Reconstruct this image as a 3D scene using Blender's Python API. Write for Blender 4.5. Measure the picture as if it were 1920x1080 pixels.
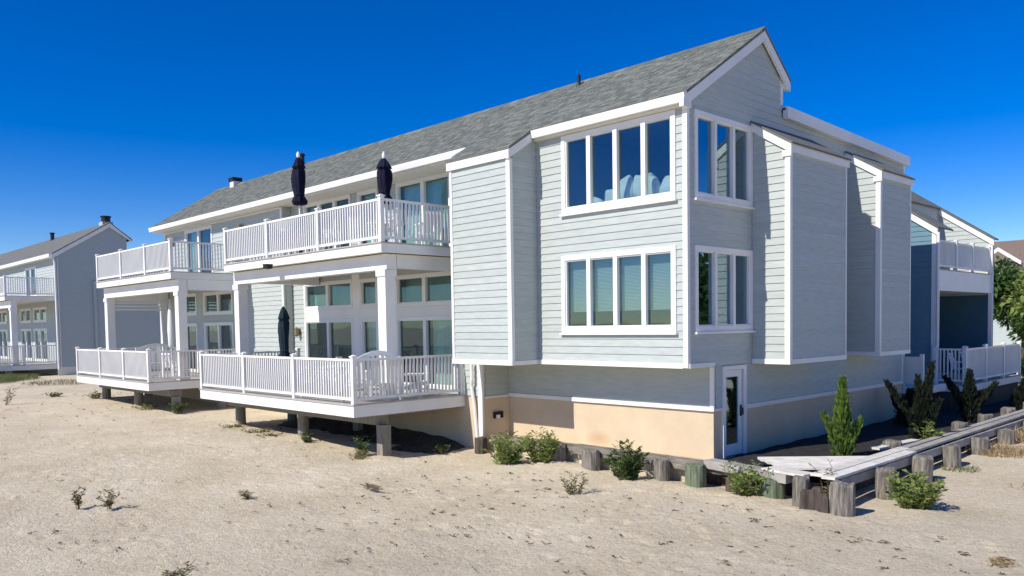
import bpy, math, random
import numpy as np
from mathutils import Matrix, Vector

R = math.radians
scene = bpy.context.scene
for o in list(bpy.data.objects):
    bpy.data.objects.remove(o)

# ------------------------------------------------------------------ camera
YAW, PITCH, ROLL = R(45.8635), R(-2.7138), R(-0.8785)
fwd = Vector((-math.sin(YAW) * math.cos(PITCH), math.cos(YAW) * math.cos(PITCH), math.sin(PITCH)))
rgt = Vector((math.cos(YAW), math.sin(YAW), 0))
upv = rgt.cross(fwd)
r2 = rgt * math.cos(ROLL) + upv * math.sin(ROLL)
u2 = upv * math.cos(ROLL) - rgt * math.sin(ROLL)
cam_d = bpy.data.cameras.new('camera')
cam = bpy.data.objects.new('camera', cam_d)
scene.collection.objects.link(cam)
M = Matrix((r2, u2, -fwd)).transposed().to_4x4()
M.translation = (0, 0, 2.75)
cam.matrix_world = M
cam_d.sensor_width = 36
cam_d.lens = 36 * 1524.3 / 1920
cam_d.shift_y = 141.65 / 1920
cam_d.clip_end = 6000
scene.camera = cam
scene.render.resolution_x, scene.render.resolution_y = 1024, 576

# ------------------------------------------------------------------ light
SUN_EL, SUN_AZ = R(41), R(7.0)
w = bpy.data.worlds.new('World')
scene.world = w
w.use_nodes = True
nt = w.node_tree
bg = nt.nodes['Background']
sky = nt.nodes.new('ShaderNodeTexSky')
sky.sky_type = 'NISHITA'
sky.sun_disc = False
sky.sun_elevation = SUN_EL
sky.sun_rotation = R(180) + SUN_AZ
sky.altitude = 0
sky.air_density = 0.8
sky.dust_density = 0.1
sky.ozone_density = 3.5
hs = nt.nodes.new('ShaderNodeHueSaturation')
hs.inputs['Hue'].default_value = 0.519
hs.inputs['Saturation'].default_value = 1.5
hs.inputs['Value'].default_value = 1.32
nt.links.new(sky.outputs[0], hs.inputs['Color'])
nt.links.new(hs.outputs[0], bg.inputs[0])
bg.inputs[1].default_value = 0.098

sd = bpy.data.lights.new('sun', 'SUN')
sd.energy = 4.8
sd.angle = R(0.5)
sd.color = (1.0, 0.94, 0.83)
so = bpy.data.objects.new('sun', sd)
scene.collection.objects.link(so)
travel = Vector((math.sin(SUN_AZ) * math.cos(SUN_EL), math.cos(SUN_AZ) * math.cos(SUN_EL), -math.sin(SUN_EL)))
so.rotation_euler = travel.to_track_quat('-Z', 'Y').to_euler()
so.location = (0, -10, 30)

vs = scene.view_settings
vs.view_transform = 'Standard'
vs.look = 'None'
vs.gamma = 1
vs.exposure = 0.12
vs.use_curve_mapping = False
scene.cycles.use_denoising = True
scene.cycles.max_bounces = 8
scene.cycles.transparent_max_bounces = 12

# ------------------------------------------------------------------ materials
MATS = {}


def newmat(name):
    m = bpy.data.materials.new(name)
    m.use_nodes = True
    MATS[name] = m
    n = m.node_tree.nodes
    return m, n, m.node_tree.links, n['Principled BSDF']


def mat(name, col, rough=0.6, var=0.06, scale=6.0, bump=0.0, bscale=40.0, obj_var=0.0, spec=0.3, stretch=None, metal=0.0):
    """procedural surface: base colour broken up by noise, optional per-object variation and fine relief"""
    m, n, l, b = newmat(name)
    tc = n.new('ShaderNodeTexCoord')
    mp = n.new('ShaderNodeMapping')
    if stretch:
        mp.inputs['Scale'].default_value = stretch
    l.new(tc.outputs['Object'], mp.inputs[0])
    nz = n.new('ShaderNodeTexNoise')
    nz.inputs['Scale'].default_value = scale
    nz.inputs['Detail'].default_value = 6
    l.new(mp.outputs[0], nz.inputs['Vector'])
    mr = n.new('ShaderNodeMapRange')
    mr.inputs[1].default_value = 0.3
    mr.inputs[2].default_value = 0.7
    mr.inputs[3].default_value = 1 - var
    mr.inputs[4].default_value = 1 + var
    l.new(nz.outputs['Fac'], mr.inputs[0])
    val = mr.outputs[0]
    if obj_var:
        oi = n.new('ShaderNodeObjectInfo')
        m2 = n.new('ShaderNodeMapRange')
        m2.inputs[3].default_value = 1 - obj_var
        m2.inputs[4].default_value = 1 + obj_var
        l.new(oi.outputs['Random'], m2.inputs[0])
        mu = n.new('ShaderNodeMath')
        mu.operation = 'MULTIPLY'
        l.new(val, mu.inputs[0])
        l.new(m2.outputs[0], mu.inputs[1])
        val = mu.outputs[0]
    hv = n.new('ShaderNodeHueSaturation')
    hv.inputs['Color'].default_value = (*col, 1)
    l.new(val, hv.inputs['Value'])
    l.new(hv.outputs[0], b.inputs['Base Color'])
    b.inputs['Roughness'].default_value = rough
    b.inputs['Specular IOR Level'].default_value = spec
    b.inputs['Metallic'].default_value = metal
    if bump:
        nb = n.new('ShaderNodeTexNoise')
        nb.inputs['Scale'].default_value = bscale
        nb.inputs['Detail'].default_value = 5
        l.new(mp.outputs[0], nb.inputs['Vector'])
        bp = n.new('ShaderNodeBump')
        bp.inputs['Strength'].default_value = bump
        bp.inputs['Distance'].default_value = 0.02
        l.new(nb.outputs['Fac'], bp.inputs['Height'])
        l.new(bp.outputs[0], b.inputs['Normal'])
    return m


def glassmat(name, tint, f0, refl=(0.80, 0.93, 1.0)):
    """pane of tinted, partly mirrored glass (Schlick reflection, the same from both sides)"""
    m, n, l, b = newmat(name)
    n.remove(b)
    out = n['Material Output']
    tr = n.new('ShaderNodeBsdfTransparent')
    tr.inputs[0].default_value = (*tint, 1)
    gl = n.new('ShaderNodeBsdfGlossy')
    gl.inputs['Roughness'].default_value = 0.015
    gl.inputs[0].default_value = (*refl, 1)
    lw = n.new('ShaderNodeLayerWeight')
    lw.inputs['Blend'].default_value = 0.5
    pw = n.new('ShaderNodeMath')
    pw.operation = 'POWER'
    pw.inputs[1].default_value = 4.0
    l.new(lw.outputs['Facing'], pw.inputs[0])
    mr = n.new('ShaderNodeMapRange')
    mr.inputs[3].default_value = f0
    mr.inputs[4].default_value = 0.95
    l.new(pw.outputs[0], mr.inputs[0])
    # panes are never quite flat
    tc = n.new('ShaderNodeTexCoord')
    nz = n.new('ShaderNodeTexNoise')
    nz.inputs['Scale'].default_value = 1.1
    l.new(tc.outputs['Object'], nz.inputs['Vector'])
    bp = n.new('ShaderNodeBump')
    bp.inputs['Strength'].default_value = 0.10
    bp.inputs['Distance'].default_value = 0.03
    l.new(nz.outputs['Fac'], bp.inputs['Height'])
    l.new(bp.outputs[0], gl.inputs['Normal'])
    mx = n.new('ShaderNodeMixShader')
    l.new(mr.outputs[0], mx.inputs[0])
    l.new(tr.outputs[0], mx.inputs[1])
    l.new(gl.outputs[0], mx.inputs[2])
    l.new(mx.outputs[0], out.inputs[0])
    return m


def foliage(name, c1, c2, trans=0.35):
    m, n, l, b = newmat(name)
    g = n.new('ShaderNodeNewGeometry')
    mx = n.new('ShaderNodeMix')
    mx.data_type = 'RGBA'
    mx.inputs[6].default_value = (*c1, 1)
    mx.inputs[7].default_value = (*c2, 1)
    l.new(g.outputs['Random Per Island'], mx.inputs[0])
    l.new(mx.outputs[2], b.inputs['Base Color'])
    b.inputs['Roughness'].default_value = 0.55
    b.inputs['Specular IOR Level'].default_value = 0.25
    tl = n.new('ShaderNodeBsdfTranslucent')
    l.new(mx.outputs[2], tl.inputs[0])
    ms = n.new('ShaderNodeMixShader')
    ms.inputs[0].default_value = trans
    l.new(b.outputs[0], ms.inputs[1])
    l.new(tl.outputs[0], ms.inputs[2])
    l.new(ms.outputs[0], n['Material Output'].inputs[0])
    return m


mat('siding', (0.442, 0.484, 0.466), 0.55, 0.07, 3.0, 0.05, 60, 0.035, stretch=(1, 1, 6))
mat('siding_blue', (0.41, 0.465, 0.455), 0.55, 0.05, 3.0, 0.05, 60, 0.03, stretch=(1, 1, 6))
mat('siding_shade', (0.12, 0.23, 0.30), 0.55, 0.05, 3.0, 0.05, 60, 0.03, stretch=(1, 1, 6))  # pale siding with the near wing's shade put into the colour
mat('porch_shade', (0.05, 0.12, 0.17), 0.6, 0.06, 3.0)  # balcony recess: its deep shade is put into the board colour
mat('shade_soil', (0.075, 0.066, 0.052), 0.95, 0.5, 7.0, 0.8, 20)  # ground colour darkened to stand in for deep shade below the deck
mat('mulch', (0.028, 0.027, 0.027), 0.95, 0.5, 9.0, 0.9, 25)
mat('trim', (0.77, 0.77, 0.75), 0.45, 0.05, 1.3, 0.02, 30, 0.02)
mat('soffit', (0.74, 0.70, 0.62), 0.6, 0.03, 2.0)
mat('room', (0.30, 0.34, 0.34), 0.9, 0.1, 2.0)
mat('blind', (0.46, 0.47, 0.44), 0.8, 0.04, 2.0)
mat('curtain', (0.80, 0.82, 0.76), 0.85, 0.08, 5.0)
mat('cushion', (0.85, 0.82, 0.78), 0.9, 0.05, 5.0)
mat('wood_grey', (0.20, 0.18, 0.155), 0.85, 0.6, 4.5, 0.8, 20, 0.15, stretch=(5, 5, 0.6))
mat('wale', (0.20, 0.18, 0.155), 0.85, 0.5, 4.5, 0.7, 20, 0.12, stretch=(0.6, 5, 5))
mat('wood_dark', (0.075, 0.058, 0.048), 0.85, 0.55, 3.5, 0.5, 20, 0.1, stretch=(5, 5, 0.6))
mat('wood_green', (0.14, 0.17, 0.11), 0.85, 0.5, 4.5, 0.4, 20, 0.1, stretch=(5, 5, 0.6))
mat('plank_pale', (0.70, 0.67, 0.60), 0.8, 0.16, 4.0, 0.35, 30, 0.10)
mat('plank_grey', (0.36, 0.34, 0.31), 0.8, 0.22, 4.0, 0.4, 30, 0.14)
mat('deck_floor', (0.42, 0.40, 0.37), 0.7, 0.12, 4.0, 0.1, 30, 0.05)
mat('pile', (0.24, 0.22, 0.18), 0.85, 0.25, 4.0, 0.4, 25, 0.1, stretch=(4, 4, 0.5))
mat('navy', (0.003, 0.004, 0.024), 0.85, 0.15, 8.0, 0.2, 60)
mat('teal_fabric', (0.008, 0.022, 0.034), 0.85, 0.15, 8.0, 0.2, 60)
mat('black', (0.015, 0.016, 0.018), 0.5, 0.1, 8.0)
mat('metal', (0.55, 0.55, 0.55), 0.35, 0.05, 8.0, metal=0.9)
mat('white_plastic', (0.82, 0.82, 0.81), 0.4, 0.02, 4.0)
mat('bark', (0.10, 0.07, 0.05), 0.9, 0.3, 10.0, 0.4, 30)
mat('twig', (0.16, 0.115, 0.07), 0.9, 0.3, 10.0)
mat('weed', (0.10, 0.075, 0.05), 0.9, 0.4, 10.0)
mat('roof_far', (0.145, 0.15, 0.14), 0.9, 0.22, 5.0, 0.4, 14)
mat('roof_flat', (0.10, 0.10, 0.10), 0.9, 0.2, 5.0)
mat('fascia_cream', (0.72, 0.69, 0.62), 0.55, 0.03, 3.0)
mat('lamp_metal', (0.30, 0.24, 0.16), 0.4, 0.1, 8.0, metal=0.7)
mat('roof_red', (0.20, 0.15, 0.12), 0.85, 0.2, 6.0)
glassmat('glass', (0.55, 0.72, 0.78), 0.22)
glassmat('glass_front', (0.74, 0.83, 0.84), 0.10)
glassmat('glass_slider', (0.70, 0.82, 0.81), 0.06)
foliage('leaf_green', (0.13, 0.20, 0.04), (0.29, 0.35, 0.10))
foliage('leaf_dark', (0.035, 0.085, 0.018), (0.10, 0.17, 0.045))
foliage('leaf_pale', (0.20, 0.22, 0.08), (0.33, 0.31, 0.15))
foliage('leaf_olive', (0.10, 0.11, 0.04), (0.20, 0.17, 0.07))
foliage('cedar', (0.07, 0.14, 0.02), (0.17, 0.25, 0.05))
foliage('juniper', (0.006, 0.010, 0.008), (0.018, 0.026, 0.014), 0.08)
foliage('straw', (0.40, 0.29, 0.15), (0.52, 0.40, 0.24))
foliage('grass_green', (0.10, 0.15, 0.04), (0.24, 0.26, 0.10))


def shingle_mat():
    m, n, l, b = newmat('shingle')
    g = n.new('ShaderNodeNewGeometry')
    oi = n.new('ShaderNodeObjectInfo')
    ad = n.new('ShaderNodeMath')
    ad.operation = 'ADD'
    l.new(g.outputs['Random Per Island'], ad.inputs[0])
    l.new(oi.outputs['Random'], ad.inputs[1])
    fr = n.new('ShaderNodeMath')
    fr.operation = 'FRACT'
    l.new(ad.outputs[0], fr.inputs[0])
    cr = n.new('ShaderNodeValToRGB')
    e = cr.color_ramp.elements
    e[0].color = (0.115, 0.132, 0.12, 1)
    e[1].color = (0.22, 0.225, 0.20, 1)
    x = e.new(0.5)
    x.color = (0.162, 0.175, 0.16, 1)
    l.new(fr.outputs[0], cr.inputs[0])
    nz = n.new('ShaderNodeTexNoise')
    nz.inputs['Scale'].default_value = 30
    tc = n.new('ShaderNodeTexCoord')
    l.new(tc.outputs['Object'], nz.inputs['Vector'])
    mx = n.new('ShaderNodeMix')
    mx.data_type = 'RGBA'
    mx.blend_type = 'OVERLAY'
    mx.inputs[0].default_value = 0.5
    l.new(cr.outputs[0], mx.inputs[6])
    l.new(nz.outputs['Fac'], mx.inputs[7])
    l.new(mx.outputs[2], b.inputs['Base Color'])
    b.inputs['Roughness'].default_value = 0.95
    b.inputs['Specular IOR Level'].default_value = 0.15


shingle_mat()


def stucco_mat():
    m, n, l, b = newmat('stucco')
    tc = n.new('ShaderNodeTexCoord')
    nz = n.new('ShaderNodeTexNoise')
    nz.inputs['Scale'].default_value = 1.5
    nz.inputs['Detail'].default_value = 7
    l.new(tc.outputs['Object'], nz.inputs['Vector'])
    mx = n.new('ShaderNodeMix')
    mx.data_type = 'RGBA'
    nz.inputs['Roughness'].default_value = 0.68
    mx.inputs[6].default_value = (0.50, 0.39, 0.26, 1)
    mx.inputs[7].default_value = (0.72, 0.59, 0.42, 1)
    l.new(nz.outputs['Fac'], mx.inputs[0])
    # a rust run low on the seaward wall
    mp = n.new('ShaderNodeMapping')
    mp.inputs['Location'].default_value = (12.42 / 0.45, 0, -0.02 / 0.22)
    mp.inputs['Scale'].default_value = (1 / 0.45, 0, 1 / 0.22)
    l.new(tc.outputs['Object'], mp.inputs[0])
    gr = n.new('ShaderNodeTexGradient')
    gr.gradient_type = 'SPHERICAL'
    l.new(mp.outputs[0], gr.inputs[0])
    mu = n.new('ShaderNodeMath')
    mu.operation = 'MULTIPLY'
    l.new(gr.outputs['Fac'], mu.inputs[0])
    l.new(nz.outputs['Fac'], mu.inputs[1])
    m2 = n.new('ShaderNodeMix')
    m2.data_type = 'RGBA'
    m2.inputs[7].default_value = (0.42, 0.20, 0.07, 1)
    l.new(mu.outputs[0], m2.inputs[0])
    l.new(mx.outputs[2], m2.inputs[6])
    l.new(m2.outputs[2], b.inputs['Base Color'])
    b.inputs['Roughness'].default_value = 0.9
    nb = n.new('ShaderNodeTexNoise')
    nb.inputs['Scale'].default_value = 45
    l.new(tc.outputs['Object'], nb.inputs['Vector'])
    bp = n.new('ShaderNodeBump')
    bp.inputs['Strength'].default_value = 0.25
    bp.inputs['Distance'].default_value = 0.01
    l.new(nb.outputs['Fac'], bp.inputs['Height'])
    l.new(bp.outputs[0], b.inputs['Normal'])


stucco_mat()


def sand_mat():
    m, n, l, b = newmat('sand')
    tc = n.new('ShaderNodeTexCoord')

    def noise(s, d=8, r=0.6):
        z = n.new('ShaderNodeTexNoise')
        z.inputs['Scale'].default_value = s
        z.inputs['Detail'].default_value = d
        z.inputs['Roughness'].default_value = r
        l.new(tc.outputs['Object'], z.inputs['Vector'])
        return z.outputs['Fac']
    cr = n.new('ShaderNodeValToRGB')
    e = cr.color_ramp.elements
    e[0].position, e[1].position = 0.3, 0.72
    e[0].color = (0.60, 0.51, 0.36, 1)
    e[1].color = (0.77, 0.675, 0.505, 1)
    l.new(noise(0.55), cr.inputs[0])
    mx = n.new('ShaderNodeMix')
    mx.data_type = 'RGBA'
    mx.blend_type = 'OVERLAY'
    mx.inputs[0].default_value = 0.8
    l.new(cr.outputs[0], mx.inputs[6])
    l.new(noise(8, 9, 0.85), mx.inputs[7])
    # scattered dark grains and shell bits
    vo = n.new('ShaderNodeTexVoronoi')
    vo.inputs['Scale'].default_value = 6.5
    l.new(tc.outputs['Object'], vo.inputs['Vector'])
    ls = n.new('ShaderNodeMapRange')
    ls.inputs[1].default_value = 0.08
    ls.inputs[2].default_value = 0.20
    ls.inputs[3].default_value = 0.55
    ls.inputs[4].default_value = 0.0
    l.new(vo.outputs['Distance'], ls.inputs[0])
    m2 = n.new('ShaderNodeMix')
    m2.data_type = 'RGBA'
    m2.inputs[7].default_value = (0.30, 0.22, 0.15, 1)
    l.new(ls.outputs[0], m2.inputs[0])
    l.new(mx.outputs[2], m2.inputs[6])
    l.new(m2.outputs[2], b.inputs['Base Color'])
    b.inputs['Roughness'].default_value = 0.95
    b.inputs['Specular IOR Level'].default_value = 0.1
    bp = n.new('ShaderNodeBump')
    bp.inputs['Strength'].default_value = 1.0
    bp.inputs['Distance'].default_value = 0.06
    l.new(noise(12, 9, 0.75), bp.inputs['Height'])
    l.new(bp.outputs[0], b.inputs['Normal'])


sand_mat()

# ------------------------------------------------------------------ helpers
COL = scene.collection
rng = random.Random(7)


class MB:
    """collects polygons, builds ONE mesh object"""

    def __init__(self):
        self.v, self.f = [], []

    def poly(self, pts):
        i = len(self.v)
        self.v += [tuple(p) for p in pts]
        self.f.append(tuple(range(i, i + len(pts))))

    def hexa(self, p):
        """p: 4 bottom corners, then 4 top corners"""
        i = len(self.v)
        a, b_, c = Vector(p[1]) - Vector(p[0]), Vector(p[3]) - Vector(p[0]), Vector(p[4]) - Vector(p[0])
        if a.cross(b_).dot(c) < 0:
            p = [p[0], p[3], p[2], p[1], p[4], p[7], p[6], p[5]]
        self.v += [tuple(q) for q in p]
        for q in ((3, 2, 1, 0), (4, 5, 6, 7), (0, 1, 5, 4), (1, 2, 6, 5), (2, 3, 7, 6), (3, 0, 4, 7)):
            self.f.append(tuple(i + k for k in q))

    def box(self, x0, x1, y0, y1, z0, z1):
        self.hexa([(x0, y0, z0), (x1, y0, z0), (x1, y1, z0), (x0, y1, z0), (x0, y0, z1), (x1, y0, z1), (x1, y1, z1), (x0, y1, z1)])

    def bar(self, a, b, w, h=None, up=(0, 0, 1)):
        a, b = Vector(a), Vector(b)
        h = h or w
        d = (b - a).normalized()
        s = d.cross(Vector(up))
        if s.length < 1e-4:
            s = d.cross(Vector((1, 0, 0)))
        s.normalize()
        t = s.cross(d)
        s, t = s * w / 2, t * h / 2
        self.hexa([a - s - t, a + s - t, a + s + t, a - s + t, b - s - t, b + s - t, b + s + t, b - s + t])

    def tube(self, pts, rad, n=6):
        pts = [Vector(p) for p in pts]
        if not isinstance(rad, (list, tuple)):
            rad = [rad] * len(pts)
        i0 = len(self.v)
        for k, p in enumerate(pts):
            d = (pts[min(k + 1, len(pts) - 1)] - pts[max(k - 1, 0)]).normalized()
            s = d.cross(Vector((0.3, 0.2, 1)) if abs(d.z) < 0.9 else Vector((1, 0, 0))).normalized()
            t = s.cross(d)
            for j in range(n):
                a = 2 * math.pi * j / n
                self.v.append(tuple(p + (s * math.cos(a) + t * math.sin(a)) * rad[k]))
        for k in range(len(pts) - 1):
            for j in range(n):
                a, b = i0 + k * n + j, i0 + k * n + (j + 1) % n
                self.f.append((b, a, a + n, b + n))
        self.f.append(tuple(i0 + j for j in range(n)))
        e = i0 + (len(pts) - 1) * n
        self.f.append(tuple(e + n - 1 - j for j in range(n)))

    def lathe(self, prof, c=(0, 0, 0), n=16, wob=None):
        i0 = len(self.v)
        for k, (r, z) in enumerate(prof):
            for j in range(n):
                a = 2 * math.pi * j / n
                q = r * (wob(a, z) if wob else 1)
                self.v.append((c[0] + q * math.cos(a), c[1] + q * math.sin(a), c[2] + z))
        for k in range(len(prof) - 1):
            for j in range(n):
                a, b = i0 + k * n + j, i0 + k * n + (j + 1) % n
                self.f.append((a, b, b + n, a + n))
        self.f.append(tuple(i0 + n - 1 - j for j in range(n)))
        e = i0 + (len(prof) - 1) * n
        self.f.append(tuple(e + j for j in range(n)))

    def mesh(self, name, material, smooth=False):
        me = bpy.data.meshes.new(name)
        me.from_pydata(self.v, [], self.f)
        if material:
            me.materials.append(MATS[material])
        if smooth:
            me.polygons.foreach_set('use_smooth', [True] * len(me.polygons))
        me.update()
        return me

    def build(self, name, material, parent=None, smooth=False, label=None, kind=None):
        return link(name, self.mesh(name, material, smooth), parent, label, kind)


def link(name, me, parent=None, label=None, kind=None, loc=None, rot=None):
    o = bpy.data.objects.new(name, me)
    COL.objects.link(o)
    if parent is not None:
        o.parent = parent
        if parent.get('_world'):          # root of a thing modelled in world coordinates
            o.matrix_parent_inverse = Matrix.Translation(parent.location).inverted()
    if loc:
        o.location = loc
    if rot:
        o.rotation_euler = rot
    if label:
        o['label'] = label
    if kind:
        o['kind'] = kind
    return o


def thing(name, label, cat, loc=(0, 0, 0), rz=0, group=None, world=False):
    o = bpy.data.objects.new(name, None)
    COL.objects.link(o)
    o.empty_display_size = 0.2
    o.location = loc
    o.rotation_euler = (0, 0, rz)
    o['label'], o['category'] = label, cat
    if group:
        o['group'] = group
    if world:
        o['_world'] = 1
    return o


def tag(o, label, cat, group=None):
    o['label'], o['category'] = label, cat
    if group:
        o['group'] = group
    return o


class Face:
    """a vertical wall plane: u runs along it, z up, d outwards"""

    def __init__(self, kind, pos):
        self.kind, self.pos = kind, pos

    def p(self, u, z, d):
        if self.kind == 'S':
            return Vector((u, self.pos - d, z))
        if self.kind == 'N':
            return Vector((u, self.pos + d, z))
        if self.kind == 'E':
            return Vector((self.pos + d, u, z))
        return Vector((self.pos - d, u, z))

    def box(self, mb, u0, u1, z0, z1, d0, d1):
        P = self.p
        mb.hexa([P(u0, z0, d0), P(u1, z0, d0), P(u1, z0, d1), P(u0, z0, d1), P(u0, z1, d0), P(u1, z1, d0), P(u1, z1, d1), P(u0, z1, d1)])

    def board(self, mb, ub0, ub1, ut0, ut1, z0, z1, dt, db):
        P = self.p
        mb.hexa([P(ub0, z0, 0.002), P(ub1, z0, 0.002), P(ub1, z0, db), P(ub0, z0, db), P(ut0, z1, 0.002), P(ut1, z1, 0.002), P(ut1, z1, dt), P(ut0, z1, dt)])


def wall(root, face, u0, u1, z0, z1, openings=(), material='siding', name='wall', th=0.12):
    """backing panel with the openings left open"""
    us = sorted({u0, u1, *[min(max(o[k], u0), u1) for o in openings for k in (0, 1)]})
    mb = MB()
    for a, b in zip(us, us[1:]):
        if b - a < 1e-4:
            continue
        mid = (a + b) / 2
        cuts = sorted((max(o[2], z0), min(o[3], z1)) for o in openings if o[0] < mid < o[1] and o[3] > z0 and o[2] < z1)
        z = z0
        for c0, c1 in cuts:
            if c0 > z + 1e-4:
                face.box(mb, a, b, z, c0, -th, 0)
            z = max(z, c1)
        if z < z1 - 1e-4:
            face.box(mb, a, b, z, z1, -th, 0)
    return mb.build(name, material, root)


EXPO = 0.165


def siding(parent, face, ulim, z0, z1, openings=(), single=True, material='siding', expo=EXPO, z_anchor=None):
    """lapped clapboards; ulim(z) -> (u0, u1) clips each course at sloping edges"""
    z = z0
    allmb = MB()
    while z < z1 - 0.02:
        zt = min(z + expo, z1)
        b0, b1 = ulim(z)
        t0, t1 = ulim(zt)
        if b1 - b0 < 0.03:
            z = zt
            continue
        if t1 < t0:
            t0 = t1 = (t0 + t1) / 2
        ops = [o for o in openings if o[2] < zt and o[3] > z and o[0] < b1 and o[1] > b0]
        brk = sorted({min(b0, t0), max(b1, t1), *[min(max(o[k], b0), b1) for o in ops for k in (0, 1)]})
        pieces, cur = [], MB()
        nseg = len(brk) - 1
        for i, (a, b) in enumerate(zip(brk, brk[1:])):
            if b - a < 1e-3:
                continue
            mid = (a + b) / 2
            zz0, zz1 = z, zt
            for o in ops:
                if o[0] < mid < o[1]:
                    if o[2] <= zz0 and o[3] >= zz1:
                        zz0 = zz1
                    elif o[2] <= zz0:
                        zz0 = max(zz0, o[3])
                    else:
                        zz1 = min(zz1, o[2])
            if zz1 - zz0 < 0.02:
                if cur.v:
                    pieces.append(cur)
                    cur = MB()
                continue
            la, lb, ta, tb = a, b, a, b
            if i == 0:
                la, ta = b0, t0
            if i == nseg - 1:
                lb, tb = b1, t1
            face.board(cur, la, lb, ta, tb, zz0 + 0.001, zz1 + (0.008 if zz1 == zt and zt < z1 - 0.02 else 0), 0.008, 0.027)
        if cur.v:
            pieces.append(cur)
        for pc in pieces:
            if single:
                pc.build('siding_board', material, parent)
            else:
                k = len(allmb.v)
                allmb.v += pc.v
                allmb.f += [tuple(q + k for q in f) for f in pc.f]
        z = zt
    if not single and allmb.v:
        allmb.build('siding', material, parent, kind='stuff')


def const(u0, u1):
    return lambda z: (u0, u1)


def trimbox(root, face, u0, u1, z0, z1, d1=0.045, name='trim_board', d0=0.0, material='trim'):
    mb = MB()
    face.box(mb, u0, u1, z0, z1, d0, d1)
    return mb.build(name, material, root)


def window(root, face, u0, u1, z0, z1, n, case=0.11, mull=0.11, sill=True, glass='glass', label=None, widths=None, name='window', d=0.05, head=None):
    """casing (the part) with its panes, mullions and sill below it; returns the glazed opening"""
    head = head or case
    a0, a1, b0, b1 = u0 + case, u1 - case, z0 + case * 1.15, z1 - head
    f = MB()
    face.box(f, u0, a0, z0, z1, -0.02, d)
    face.box(f, a1, u1, z0, z1, -0.02, d)
    face.box(f, a0, a1, b1, z1, -0.02, d - 0.002)
    face.box(f, a0, a1, z0, b0, -0.02, d - 0.002)
    # inner sash lip
    for q in ((a0, a0 + 0.03, b0, b1), (a1 - 0.03, a1, b0, b1), (a0 + 0.03, a1 - 0.03, b1 - 0.03, b1), (a0 + 0.03, a1 - 0.03, b0, b0 + 0.03)):
        face.box(f, *q, -0.06, d - 0.03)
    o = f.build(name, 'trim', root, label=label)
    tot = (a1 - a0) - mull * (n - 1)
    ws = widths or [1 / n] * n
    u = a0
    for k in range(n):
        wv = tot * ws[k]
        m = MB()
        face.box(m, u - 0.005, u + wv + 0.005, b0 - 0.005, b1 + 0.005, -0.045, -0.035)
        m.build('pane', glass, o)
        u += wv
        if k < n - 1:
            m = MB()
            face.box(m, u, u + mull, b0 + 0.001, b1 - 0.001, -0.06, d - 0.006)
            m.build('mullion', 'trim', o)
        u += mull
    if sill:
        m = MB()
        face.box(m, u0 - 0.035, u1 + 0.035, z0 - 0.045, z0 - 0.001, 0.0, d + 0.05)
        m.build('sill', 'trim', o)
    return o


def opening(u0, u1, z0, z1, e=0.02):
    return (u0 + e, u1 - e, z0 + e, z1 - e)


def curtain(parent, face, u0, u1, z0, z1, dep, material='curtain', amp=0.03, name='curtain'):
    mb = MB()
    n = max(6, int((u1 - u0) / 0.05))
    pts = [(u0 + (u1 - u0) * k / n, -dep + amp * math.sin(k * 1.9 + rng.random() * 0.7)) for k in range(n + 1)]
    for (a, da), (b, db) in zip(pts, pts[1:]):
        mb.poly([face.p(a, z0, da), face.p(b, z0, db), face.p(b, z1, db), face.p(a, z1, da)])
    return mb.build(name, material, parent, smooth=True)


def room(root, x0, x1, y0, y1, z0, z1, skip):
    """inside surfaces of a room: floor, ceiling and the walls that have no windows"""
    m = MB()
    t = 0.05
    m.box(x0, x1, y0, y1, z0 - t, z0)
    m.box(x0, x1, y0, y1, z1, z1 + t)
    if 'W' not in skip:
        m.box(x0 - t, x0, y0, y1, z0, z1)
    if 'E' not in skip:
        m.box(x1, x1 + t, y0, y1, z0, z1)
    if 'N' not in skip:
        m.box(x0, x1, y1, y1 + t, z0, z1)
    if 'S' not in skip:
        m.box(x0, x1, y0 - t, y0, z0, z1)
    return m.build('room_lining', 'room', root)


# ------------------------------------------------------------------ terrain
def vnoise(x, y, seed):
    xi, yi = np.floor(x).astype(np.int64), np.floor(y).astype(np.int64)
    xf, yf = x - xi, y - yi

    def h(a, b):
        k = (a * 374761393 + b * 668265263 + seed * 974634777) & 0xffffffff
        k = ((k ^ (k >> 13)) * 1274126177) & 0xffffffff
        return ((k ^ (k >> 16)) & 0xffff) / 65535.0
    sx, sy = xf * xf * (3 - 2 * xf), yf * yf * (3 - 2 * yf)
    return (h(xi, yi) * (1 - sx) + h(xi + 1, yi) * sx) * (1 - sy) + (h(xi, yi + 1) * (1 - sx) + h(xi + 1, yi + 1) * sx) * sy - 0.5


def ground_base(x, y):
    x = np.asarray(x, float)
    y = np.asarray(y, float)
    z = np.interp(x, [-120, -70, -52, -40, -33, -26, -21, -17, -14, 0, 40], [0.4, 0.35, 0.25, 0.02, -0.12, -0.24, -0.27, -0.42, -0.5, -0.5, -0.5])
    z = z + np.interp(y, [14, 26, 40], [0, 0.16, 0.3]) * np.interp(x, [-8, -6.3], [0, 1])
    # left of frame and to seaward the beach falls gently
    z = z - np.interp(y, [-60, 0, 6, 11], [1.2, 0.12, 0.0, 0.0])
    return z


def ground_z(x, y):
    return float(ground_base(x, y))


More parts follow.
